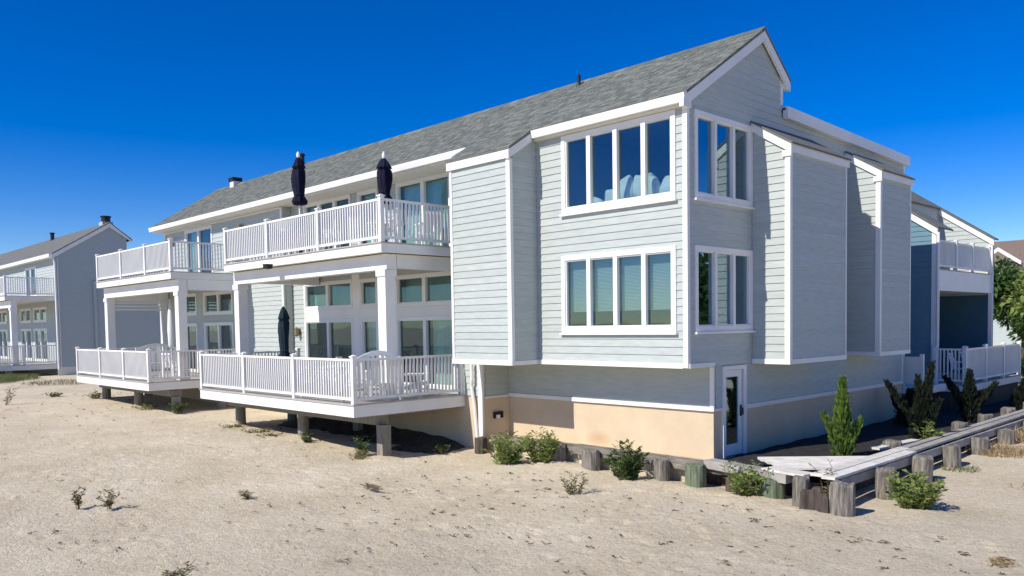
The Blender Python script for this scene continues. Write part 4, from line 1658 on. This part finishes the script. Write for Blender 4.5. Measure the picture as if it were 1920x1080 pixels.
def chair(x, y, zf, rz, label, group, material='white_plastic', bh=0.95):
    t = thing('patio_chair', label, 'chair', (x, y, zf), rz, group)
    m = MB()
    for k in range(5):
        m.box(-.24, .24, -.24 + k * .1, -.24 + k * .1 + .085, .40, .43)
    m.build('seat', material, t)
    m = MB()
    for k in range(5):
        xx = -.2 + k * .1
        m.bar((xx, .25, .44), (xx, .36, bh - .06 - .01 * (k - 2) ** 2), .06, .018, (0, 1, 0))
    m.bar((-.26, .37, bh - .05), (.26, .37, bh - .05), .03, .08)
    m.build('backrest', material, t)
    for sx in (-1, 1):
        m = MB()
        m.bar((sx * .25, -.22, 0), (sx * .25, -.22, .62), .045)
        m.build('leg', material, t)
        m = MB()
        m.bar((sx * .25, .26, 0), (sx * .25, .25, .62), .045)
        m.build('leg', material, t)
        m = MB()
        m.bar((sx * .27, -.28, .64), (sx * .27, .30, .64), .07, .03)
        m.build('armrest', material, t)


table(-23.2, 12.6, 0.945, 0.62, 'round table under the dark teal parasol', 'teal_fabric')
G = 'white slatted chairs on the decks'
chair(-24.0, 11.75, 0.945, 2.6, 'white slatted chair at the left end of the nearer lower deck', G)
chair(-22.1, 11.9, 0.945, 4.2, 'white slatted chair right of the dark teal parasol', G)
chair(-21.2, 12.9, 0.945, 5.4, 'white slatted chair in front of the dark sliding door', G)
chair(-19.2, 11.3, 0.945, 2.0, 'white slatted chair behind the last front railing panel', G)
chair(-18.2, 12.0, 0.945, 1.2, 'white slatted chair left of the arched bench', G)
table(-19.9, 12.6, 0.945, 0.45, 'small white table on the nearer lower deck')
chair(-21.6, 12.9, 4.79, 0.5, 'white slatted chair behind the middle parasol on the upper deck', G)
chair(-19.8, 12.2, 4.79, 2.2, 'white slatted chair between the two navy parasols', G)
chair(-17.2, 12.2, 4.79, 5.4, 'white slatted chair at the right corner of the upper deck', G)
chair(-17.0, 13.5, 4.79, 4.4, 'white slatted chair by the upper sliding door', G)
table(-20.90, 11.95, 4.79, 0.5, 'white table round the middle navy parasol')
table(-18.17, 12.95, 4.79, 0.5, 'white table round the right navy parasol')
chair(-31.0, 12.2, 0.96, 3.6, 'white slatted chair on the far lower deck', G)
chair(-33.0, 11.6, 0.96, 2.6, 'white slatted chair at the middle of the far lower deck', G)


def arched_bench(x, y, zf, rz, label, L=1.3):
    t = thing('garden_bench', label, 'bench', (x, y, zf), rz)
    m = MB()
    for k in range(5):
        m.box(-L / 2, L / 2, -.26 + k * .105, -.26 + k * .105 + .09, .41, .44)
    m.build('seat', 'white_plastic', t)

    def top(u):
        return .98 + .20 * math.cos(u / (L / 2) * math.pi / 2) ** 1.0
    pts = [(-L / 2 + L * k / 16) for k in range(17)]
    m = MB()
    for a, b in zip(pts, pts[1:]):
        m.bar((a, .30, top(a)), (b, .30, top(b)), .035, .12)
    m.build('back_rail', 'white_plastic', t)
    m = MB()
    for k in range(9):
        u = -L / 2 + .1 + k * (L - .2) / 8
        m.box(u - .035, u + .035, .285, .305, .45, top(u) - .05)
    m.build('backrest', 'white_plastic', t)
    for sx in (-1, 1):
        for yy, hh in ((-.25, .65), (.29, top(L / 2) + .1)):
            m = MB()
            m.bar((sx * L / 2, yy, 0), (sx * L / 2, yy, hh), .06)
            m.build('leg', 'white_plastic', t)
        m = MB()
        m.bar((sx * L / 2, -.3, .67), (sx * L / 2, .26, .67), .08, .035)
        m.build('armrest', 'white_plastic', t)


arched_bench(-16.65, 11.35, 0.945, math.pi / 2 + 1.57 + .0 + math.pi / 2, 'white arched-back bench at the right end of the nearer lower deck')
arched_bench(-34.9, 13.2, 0.96, math.pi / 2, 'white arched-back bench at the left end of the far lower deck', 1.7)


def adirondack(x, y, zf, rz, label):
    t = thing('adirondack_chair', label, 'chair', (x, y, zf), rz)
    m = MB()
    for k in range(6):
        yy = -.35 + k * .11
        zz = .38 - k * .022
        m.bar((-.27, yy, zz), (.27, yy, zz), .09, .02)
    m.build('seat', 'white_plastic', t)
    m = MB()
    for k in range(5):
        u = -.22 + k * .11
        m.bar((u * .9, .22, .26), (u * 1.15, .55, 1.08 - .05 * (k - 2) ** 2 / 2), .09, .02, (0, 1, 0))
    m.bar((-.27, .42, .72), (.27, .42, .72), .03, .07)
    m.build('backrest', 'white_plastic', t)
    for sx in (-1, 1):
        m = MB()
        m.bar((sx * .3, -.36, 0), (sx * .3, -.36, .55), .04, .1)
        m.build('leg', 'white_plastic', t)
        m = MB()
        m.bar((sx * .3, -.36, .36), (sx * .3, .5, .05), .03, .12)
        m.build('leg', 'white_plastic', t)
        m = MB()
        m.bar((sx * .33, -.42, .57), (sx * .33, .35, .57), .13, .025)
        m.build('armrest', 'white_plastic', t)


adirondack(-16.95, 12.75, 0.945, 2.2, 'white adirondack chair tilted back beside the arched bench')
# folded sun umbrella pole on the far lower deck
t = thing('parasol', 'slim closed white parasol on the far lower deck', 'parasol', (-31.6, 12.4, 0.96))
m = MB()
m.lathe([(.02, 0), (.02, 3.0)], (0, 0, 0), 8)
m.build('pole', 'white_plastic', t)
m = MB()
m.lathe([(.05, 1.1), (.1, 1.2), (.12, 1.8), (.09, 2.4), (.03, 2.95)], (0, 0, 0), 14, lambda a, z: 1 + .15 * math.cos(6 * a))
m.build('canopy', 'white_plastic', t, smooth=True)
# chairs on the far right deck
chair(-8.9, 29.4, 0.66, 1.6, 'white slatted chair at the near end of the right neighbour deck', G)
chair(-9.0, 31.0, 0.66, 1.4, 'white slatted chair at the middle of the right neighbour deck', G)
chair(-8.9, 32.6, 0.66, 1.7, 'white slatted chair at the far end of the right neighbour deck', G)


# white cushions seen through the upper window
def cushion(x, y, z, sx, sz, rz, tilt, label):
    m = MB()
    n1, n2 = 12, 10
    i0 = 0
    for i in range(n2 + 1):
        ph = math.pi * i / n2 - math.pi / 2
        for j in range(n1):
            a = 2 * math.pi * j / n1
            ca, sa = math.cos(a), math.sin(a)
            e = 0.55
            m.v.append((sx * math.copysign(abs(ca) ** e, ca) * math.cos(ph) ** .5 if abs(ca) > 1e-6 else 0,
                        .13 * math.sin(ph),
                        sz * math.copysign(abs(sa) ** e, sa) * math.cos(ph) ** .5 if abs(sa) > 1e-6 else 0))
    for i in range(n2):
        for j in range(n1):
            a, b = i * n1 + j, i * n1 + (j + 1) % n1
            m.f.append((a, b, b + n1, a + n1))
    s_ = rng.random() * 9
    m.v = [(a * (1 + .10 * math.sin(7 * c + s_)), b + .05 * math.sin(9 * a + s_) * math.sin(8 * c), c * (1 + .16 * math.sin(6 * a + s_)) + .04 * math.sin(11 * a + s_)) for a, b, c in m.v]
    o = m.build('cushion', 'cushion', smooth=True)
    o.location = (x, y, z)
    o.rotation_euler = (tilt, 0, rz)
    tag(o, label, 'cushion', 'white cushions behind the upper front window')


m = MB()
m.box(-12.55, -9.6, 14.22, 14.95, 4.62, 5.36)
tag(m.build('window_seat', 'cushion'), 'white window seat inside behind the upper front window', 'seat')
cushion(-12.02, 14.45, 5.46, .22, .17, .1, -.2, 'low white cushion in the leftmost pane')
cushion(-11.58, 14.50, 5.56, .24, .26, .3, -.3, 'white cushion at the left of the second pane')
cushion(-11.20, 14.44, 5.66, .26, .30, -.2, -.25, 'taller white cushion at the right of the second pane')
cushion(-10.80, 14.52, 5.74, .25, .30, .2, -.3, 'white cushion at the left of the third pane')
cushion(-10.45, 14.42, 5.62, .24, .26, -.3, -.15, 'lower white cushion at the right of the third pane')
cushion(-10.05, 14.50, 5.60, .22, .24, .25, -.3, 'white cushion at the left of the rightmost pane')
cushion(-9.78, 14.46, 5.76, .24, .32, -.15, -.25, 'tallest white cushion in the rightmost pane')


# ------------------------------------------------------------------ plants
def leaf_blade(m, p, d, ln, wd, r_):
    d = d.normalized()
    s = d.cross(Vector((r_.uniform(-1, 1), r_.uniform(-1, 1), r_.uniform(.2, 1)))).normalized() * wd / 2
    mid = p + d * ln * .5 + Vector((0, 0, r_.uniform(-.1, .1) * ln))
    m.poly([p, mid + s, p + d * ln + Vector((0, 0, -.15 * ln)), mid - s])


def shrub(x, y, h, spread, nst, leaf, wd, material, label, seed, name='shrub', dens=26, zoff=0.0, upright=0.5, cat='shrub', stem_mat='twig', z=None, curl=0.6):
    r_ = random.Random(seed)
    z0 = (ground_z(x, y) if z is None else z) + zoff - .03
    t = thing(name, label, cat, (x, y, z0))
    st, fo = MB(), MB()
    for k in range(nst):
        a = r_.uniform(0, 2 * math.pi)
        rad = spread * math.sqrt(r_.random())
        top = Vector((rad * math.cos(a), rad * math.sin(a), h * r_.uniform(.55, 1.0) * (1 - .35 * (rad / max(spread, .01)) * (1 - upright))))
        base = Vector((.25 * rad * math.cos(a), .25 * rad * math.sin(a), 0))
        n = 5
        pts = [base.lerp(top, q / n) + Vector((r_.uniform(-1, 1), r_.uniform(-1, 1), 0)) * .02 * q for q in range(n + 1)]
        st.tube(pts, [.010 * (1 - .12 * q) for q in range(n + 1)], 4)
        for i in range(dens):
            f = r_.uniform(.18, 1.0)
            kq = min(int(f * n), n - 1)
            p = pts[kq].lerp(pts[kq + 1], f * n - kq)
            aa = r_.uniform(0, 2 * math.pi)
            d = Vector((math.cos(aa), math.sin(aa), r_.uniform(0, 1.2) * curl + .2))
            leaf_blade(fo, p, d, leaf * r_.uniform(.6, 1.2), wd * r_.uniform(.7, 1.2), r_)
    st.build('stem', stem_mat, t)
    fo.build('foliage', material, t)
    return t


shrub(-13.30, 12.75, .95, .55, 38, .17, .040, 'leaf_green', 'bright green shrub right of the downspout, larger of the leafy pair', 1)
shrub(-12.85, 13.35, .98, .48, 32, .17, .040, 'leaf_green', 'bright green shrub against the peach wall, right one of the leafy pair', 2)
shrub(-10.23, 11.55, .52, .30, 11, .10, .028, 'leaf_pale', 'small pale weed alone on the sand in front of the pilings', 3, dens=16)
shrub(-10.2, 13.15, .95, .44, 32, .15, .042, 'leaf_dark', 'dense dark green shrub in front of the peach wall', 4, dens=34)
shrub(-7.66, 13.30, .82, .38, 24, .16, .036, 'leaf_green', 'green leafy shrub in front of the white door', 5, dens=24)
shrub(-6.28, 13.72, .85, .20, 7, .12, .032, 'leaf_pale', 'thin pale sprigs growing through the boardwalk corner', 6, dens=12, z=-0.35)
shrub(-5.10, 14.50, .76, .52, 40, .13, .050, 'leaf_green', 'broad leafy shrub on the sand right of the corner piling', 7, dens=30, upright=.2)
shrub(-16.85, 11.15, .62, .22, 12, .11, .034, 'leaf_dark', 'green shrub at the foot of the square deck pile', 8)
shrub(-16.55, 10.85, .28, .35, 14, .09, .025, 'leaf_pale', 'pale low growth beside the square deck pile', 9, dens=14)
shrub(-19.45, 11.15, .32, .20, 10, .09, .028, 'leaf_dark', 'small green plant between the deck piles', 10)
shrub(-16.15, 4.55, .40, .12, 4, .09, .026, 'leaf_olive', 'upright olive sprig alone in the left foreground', 11, dens=34, upright=1)
shrub(-15.72, 4.95, .38, .20, 5, .09, .026, 'leaf_olive', 'forked olive sprig beside the upright one in the left foreground', 12, dens=26)
shrub(-36.3, 7.75, .9, .55, 6, .16, .03, 'leaf_olive', 'leaning dry plant at the left edge of the sand', 13, dens=10)
shrub(-38.6, 10.1, .22, .38, 18, .12, .035, 'leaf_olive', 'low brown tuft on the open sand at left', 14, dens=12)
shrub(-14.55, 7.05, .22, .18, 7, .12, .02, 'leaf_olive', 'tiny dark weed alone on the middle of the sand', 15, dens=8)
shrub(-10.9, 4.3, .14, .30, 9, .10, .02, 'leaf_olive', 'sparse dry weeds at the bottom edge of the sand', 16, dens=8)
shrub(-3.08, 11.95, .07, .16, 20, .10, .02, 'straw', 'flat brown tuft at the lower right of the sand', 17, dens=10)
shrub(-36.5, 11.1, .35, .4, 12, .16, .035, 'grass_green', 'green weeds at the foot of the leftmost deck pile', 18, dens=14)
shrub(-28.6, 11.4, .5, .4, 14, .15, .035, 'leaf_dark', 'green weeds at the foot of the far deck corner pile', 19, dens=18)
shrub(-31.0, 11.2, .25, .5, 14, .14, .03, 'grass_green', 'low weeds under the middle of the far deck', 20, dens=12)
shrub(-23.6, 10.95, .20, .4, 14, .12, .025, 'grass_green', 'low weeds at the foot of the left pile of the nearer deck', 21, dens=10)
shrub(-21.9, 11.0, .20, .5, 16, .12, .025, 'leaf_pale', 'dry creeping weeds between the piles of the nearer deck', 22, dens=10)
shrub(-20.9, 10.7, .16, .4, 12, .12, .025, 'leaf_olive', 'brown creeping weeds before the middle pile of the nearer deck', 23, dens=10)
shrub(-15.9, 12.9, .30, .3, 12, .10, .03, 'leaf_dark', 'dark weeds in the shade under the deck end', 24, dens=14)


def conifer(x, y, z, h, rad, spikes, material, label, seed, n=900, leaf=.16):
    """upright cedar: many short sprays on ascending branches, with separate side leaders"""
    r_ = random.Random(seed)
    t = thing('cedar_tree', label, 'tree', (x, y, z))
    tr, fo = MB(), MB()
    leaders = [(Vector((0, 0, 0)), Vector((0, 0, h)), rad)] + spikes
    for b, e, rr in leaders:
        b, e = Vector(b), Vector(e)
        tr.tube([b, b.lerp(e, .5) + Vector((.02, .01, 0)), e], [.035 * rr / rad + .008, .02 * rr / rad + .005, .004], 6)
        cnt = int(n * (e - b).length / h * rr / rad)
        for i in range(cnt):
            f = r_.random() ** .85
            a = r_.uniform(0, 2 * math.pi)
            rad_here = rr * (1 - f) ** .8 * (0.35 + .65 * min(1, f * 5 + .2))
            q = rad_here * math.sqrt(r_.random())
            p = b.lerp(e, f) + Vector((q * math.cos(a), q * math.sin(a), -q * .3))
            d = Vector((math.cos(a) * .5, math.sin(a) * .5, 1.0 + r_.uniform(-.3, .4))) + (e - b).normalized() * .5
            leaf_blade(fo, p, d, leaf * r_.uniform(.6, 1.3), leaf * .33 * r_.uniform(.7, 1.2), r_)
    tr.build('trunk', 'bark', t)
    fo.build('crown', material, t)


conifer(-7.36, 16.75, -.18, 1.66, .30, [(Vector((0, 0, .15)), Vector((-.30, -.25, .92)), .15), (Vector((0, 0, .1)), Vector((.28, .30, .80)), .15), (Vector((0, 0, .3)), Vector((.1, -.2, 1.15)), .16)], 'cedar', 'bright green pointed young cedar beside the shaded wall', 31, 800, .17)
conifer(-6.90, 19.95, -.18, 1.15, .30, [(Vector((0, 0, .3)), Vector((-.62, -.42, 1.38)), .12), (Vector((0, 0, .5)), Vector((.16, .20, 1.82)), .13), (Vector((0, 0, .4)), Vector((-.05, -.10, 1.5)), .13), (Vector((0, 0, .2)), Vector((.35, .1, .95)), .16)], 'juniper', 'dark spiky juniper with crooked leaders by the rear wall', 32, 650, .20)
conifer(-7.35, 24.9, -.16, 1.35, .30, [(Vector((0, 0, .3)), Vector((-.5, -.4, 1.2)), .18), (Vector((0, 0, .3)), Vector((.5, .5, 1.0)), .2)], 'juniper', 'dark juniper in front of the right neighbour deck', 33, 650, .2)
conifer(-8.3, 23.2, -.16, .9, .5, [(Vector((0, 0, .2)), Vector((-.6, .3, .8)), .3)], 'juniper', 'low dark juniper between the two taller ones', 34, 1000, .18)
conifer(-7.1, 29.5, -.2, .9, .6, [(Vector((0, 0, .2)), Vector((.5, .8, .8)), .3)], 'juniper', 'low dark juniper beyond the side walk', 35, 1000, .2)
shrub(-6.60, 19.6, .70, .22, 8, .17, .05, 'leaf_green', 'sunlit green sprigs in front of the crooked dark juniper', 36, z=-.18, dens=18)


def tuft(x, y, h, rad, n, material, label, seed, name='grass_tuft', z=None):
    r_ = random.Random(seed)
    m = MB()
    for i in range(n):
        a, q = r_.uniform(0, 2 * math.pi), rad * math.sqrt(r_.random())
        p = Vector((q * math.cos(a), q * math.sin(a), 0))
        b = r_.uniform(0, 2 * math.pi)
        l_ = h * r_.uniform(.5, 1.1)
        d = Vector((math.cos(b) * .5, math.sin(b) * .5, 1)).normalized()
        s = Vector((-math.sin(b), math.cos(b), 0)) * .008
        mid = p + d * l_ * .6
        tip = p + d * l_ + Vector((math.cos(b), math.sin(b), -.35)) * l_ * .35
        m.poly([p - s, p + s, mid + s * .8, mid - s * .8])
        m.poly([mid - s * .8, mid + s * .8, tip])
    o = m.build(name, material)
    o.location = (x, y, (ground_z(x, y) if z is None else z) - .03)
    tag(o, label, 'grass')


tuft(-5.55, 21.2, .30, .75, 800, 'straw', 'patch of straw-coloured grass right of the side walk', 41)
tuft(-5.2, 23.6, .45, .8, 700, 'straw', 'taller straw grass at the far end of the side walk', 42)
tuft(-5.4, 25.2, .5, .7, 500, 'grass_green', 'green grass clump at the right edge beside the side walk', 43)
tuft(-5.65, 18.6, .14, .4, 220, 'grass_green', 'thin green grass at the foot of the third outer piling', 44)
tuft(-4.0, 17.6, .16, .5, 60, 'straw', 'sparse dry blades on the sand at right', 45)
tuft(-3.4, 16.4, .16, .5, 60, 'straw', 'sparse dry blades near the right edge', 46)
tuft(-5.75, 17.0, .14, .3, 140, 'grass_green', 'thin green grass behind the leafy corner shrub', 47)
tuft(-50.5, 10.9, .45, 1.6, 1300, 'grass_green', 'green beach grass in front of the left neighbour deck', 48)
tuft(-46.0, 12.6, .25, 2.0, 900, 'leaf_olive', 'brownish beach grass beside the left neighbour gable', 49)
tuft(-49.3, 9.4, .5, 1.8, 1300, 'grass_green', 'green beach grass at the left edge of the picture', 50)
tuft(-45.5, 15.2, .5, 1.8, 900, 'grass_green', 'green grass between the two houses at left', 51)

# wrack, twigs and dead bits of weed lying on the sand
r_ = random.Random(99)
m = MB()
for i in range(560):
    x, y = r_.uniform(-40, -1.8), r_.uniform(2.6, 13.2)
    if r_.random() < .35:
        x, y = r_.uniform(-14, -2), r_.uniform(6, 13)
    if y > 12.8 and x > -16:
        continue
    z = ground_z(x, y)
    sc = r_.uniform(.02, .08) * (2.0 if r_.random() < .07 else 1)
    for k in range(r_.randint(2, 6)):
        a = r_.uniform(-.6, .6) if r_.random() < .7 else r_.uniform(0, 6.28)
        p = Vector((x + r_.uniform(-1, 1) * sc, y + r_.uniform(-1, 1) * sc * .6, z + r_.uniform(.0, .03)))
        q = p + Vector((math.cos(a), math.sin(a) * .7, r_.uniform(-.1, .25))) * sc * r_.uniform(.6, 1.5)
        m.tube([p, (p + q) / 2 + Vector((0, 0, .008)), q], [.004, .007, .003], 4)
m.build('beach_wrack', 'weed', kind='stuff')
o = None
m = MB()
for k in range(16):
    a = r_.uniform(-.4, .4)
    p = Vector((r_.uniform(-.3, .3), r_.uniform(-.12, .12), .03 + r_.random() * .03))
    q = p + Vector((math.cos(a), math.sin(a), r_.uniform(-.1, .1))) * r_.uniform(.15, .4)
    m.tube([p, (p + q) / 2 + Vector((0, 0, .02)), q], [.008, .012, .004], 5)
o = m.build('driftwood', 'weed')
o.location = (-13.7, 9.2, -.5)
tag(o, 'dark heap of twigs lying on the middle of the sand', 'driftwood')


# ------------------------------------------------------------------ background at right
def tree(x, y, z, h, crown_c, crown_r, material, label, seed, n=5000, leaf=.3):
    r_ = random.Random(seed)
    t = thing('tree', label, 'tree', (x, y, z))
    tr, fo = MB(), MB()
    tr.tube([(0, 0, 0), (.05, .03, h * .3), (.0, .1, h * .6)], [.2, .16, .1], 8)
    cc = Vector(crown_c)
    clumps = []
    for k in range(46):
        d = Vector((r_.gauss(0, 1), r_.gauss(0, 1), r_.gauss(0, .9))).normalized() * r_.uniform(.3, 1.0)
        c = cc + Vector((d.x * crown_r[0], d.y * crown_r[1], d.z * crown_r[2]))
        clumps.append((c, r_.uniform(.35, .75)))
        if k % 3 == 0:
            tr.tube([(0, 0.05, h * .45), (c.x * .5, c.y * .5, (c.z + h * .45) / 2), tuple(c)], [.07, .045, .015], 5)
    for i in range(n):
        c, q = r_.choice(clumps)
        d = Vector((r_.gauss(0, 1), r_.gauss(0, 1), r_.gauss(0, 1))).normalized()
        p = c + d * q * r_.random() ** .4
        leaf_blade(fo, p, d + Vector((0, 0, r_.uniform(-.4, .5))), leaf * r_.uniform(.6, 1.2), leaf * .5, r_)
    tr.build('trunk', 'bark', t)
    fo.build('crown', material, t)


tree(-12.5, 51.5, 0, 6, (0, 0, 4.0), (2.3, 2.2, 2.2), 'leaf_dark', 'rounded green tree beyond the right neighbour house', 61, 6500, .34)
tree(-9.6, 47.5, 0, 5, (0, 0, 3.4), (2.2, 2.2, 2.0), 'leaf_green', 'lighter green tree at the right edge behind the rounded one', 62, 6000, .34)
# unseen trees added at right to darken the reflection in the gable windows
tree(3.5, 37, 0, 7, (0, 0, 4.2), (3.6, 3.6, 3.4), 'leaf_dark', 'unseen dark tree added to darken the lower gable window reflection', 63, 3200, .5)
tree(9.5, 45, 0, 7, (0, 0, 4.6), (4.2, 4.2, 3.8), 'leaf_dark', 'unseen large dark tree added behind the first for the same reflection', 64, 3200, .55)
for i, (x, y, hh, lb) in enumerate(((-11.0, 45, 1.9, 'dark hedge shrub beyond the right neighbour deck'), (-7.2, 41, 1.5, 'low dark shrub at the right edge behind the side walk'), (-6.4, 37, 1.2, 'low dark shrub where the side walk ends'), (-8.0, 38, 1.3, 'dark shrub under the right neighbour deck end'))):
    shrub(x, y, hh, 1.3, 46, .28, .11, 'leaf_dark', lb, 70 + i, dens=34, z=-.3)

far = thing('beach_house', 'distant white-gabled house above the trees at the right edge', 'house', (-26, 104, 0), world=True)
m = MB()
m.box(-34, -20, 100, 112, -1, 8.2)
m.build('wall', 'siding_blue', far)
m = MB()
m.hexa([(-34.6, 99.4, 8.1), (-19.4, 99.4, 8.1), (-19.4, 106, 11.2), (-34.6, 106, 11.2), (-34.6, 99.4, 8.4), (-19.4, 99.4, 8.4), (-19.4, 106, 11.5), (-34.6, 106, 11.5)])
m.hexa([(-34.6, 112.6, 8.1), (-19.4, 112.6, 8.1), (-19.4, 106.01, 11.2), (-34.6, 106.01, 11.2), (-34.6, 112.6, 8.4), (-19.4, 112.6, 8.4), (-19.4, 106.01, 11.5), (-34.6, 106.01, 11.5)])
m.build('roof', 'roof_red', far)
m = MB()
m.hexa([(-28.8, 99.0, 8.3), (-26.6, 99.0, 9.9), (-26.6, 99.3, 9.9), (-28.8, 99.3, 8.3), (-28.8, 99.0, 8.7), (-26.6, 99.0, 10.3), (-26.6, 99.3, 10.3), (-28.8, 99.3, 8.7)])
m.hexa([(-24.4, 99.0, 8.3), (-26.59, 99.0, 9.9), (-26.59, 99.3, 9.9), (-24.4, 99.3, 8.3), (-24.4, 99.0, 8.7), (-26.59, 99.0, 10.3), (-26.59, 99.3, 10.3), (-24.4, 99.3, 8.7)])
m.build('gable_trim', 'trim', far)
m = MB()
for x in (-32.5, -29.5, -24.0, -21.5):
    Face('S', 100).box(m, x - .6, x + .6, 4.6, 6.4, 0.01, 0.06)
m.build('windows', 'black', far, kind='stuff')

for o in bpy.data.objects:
    if '_world' in o:
        del o['_world']
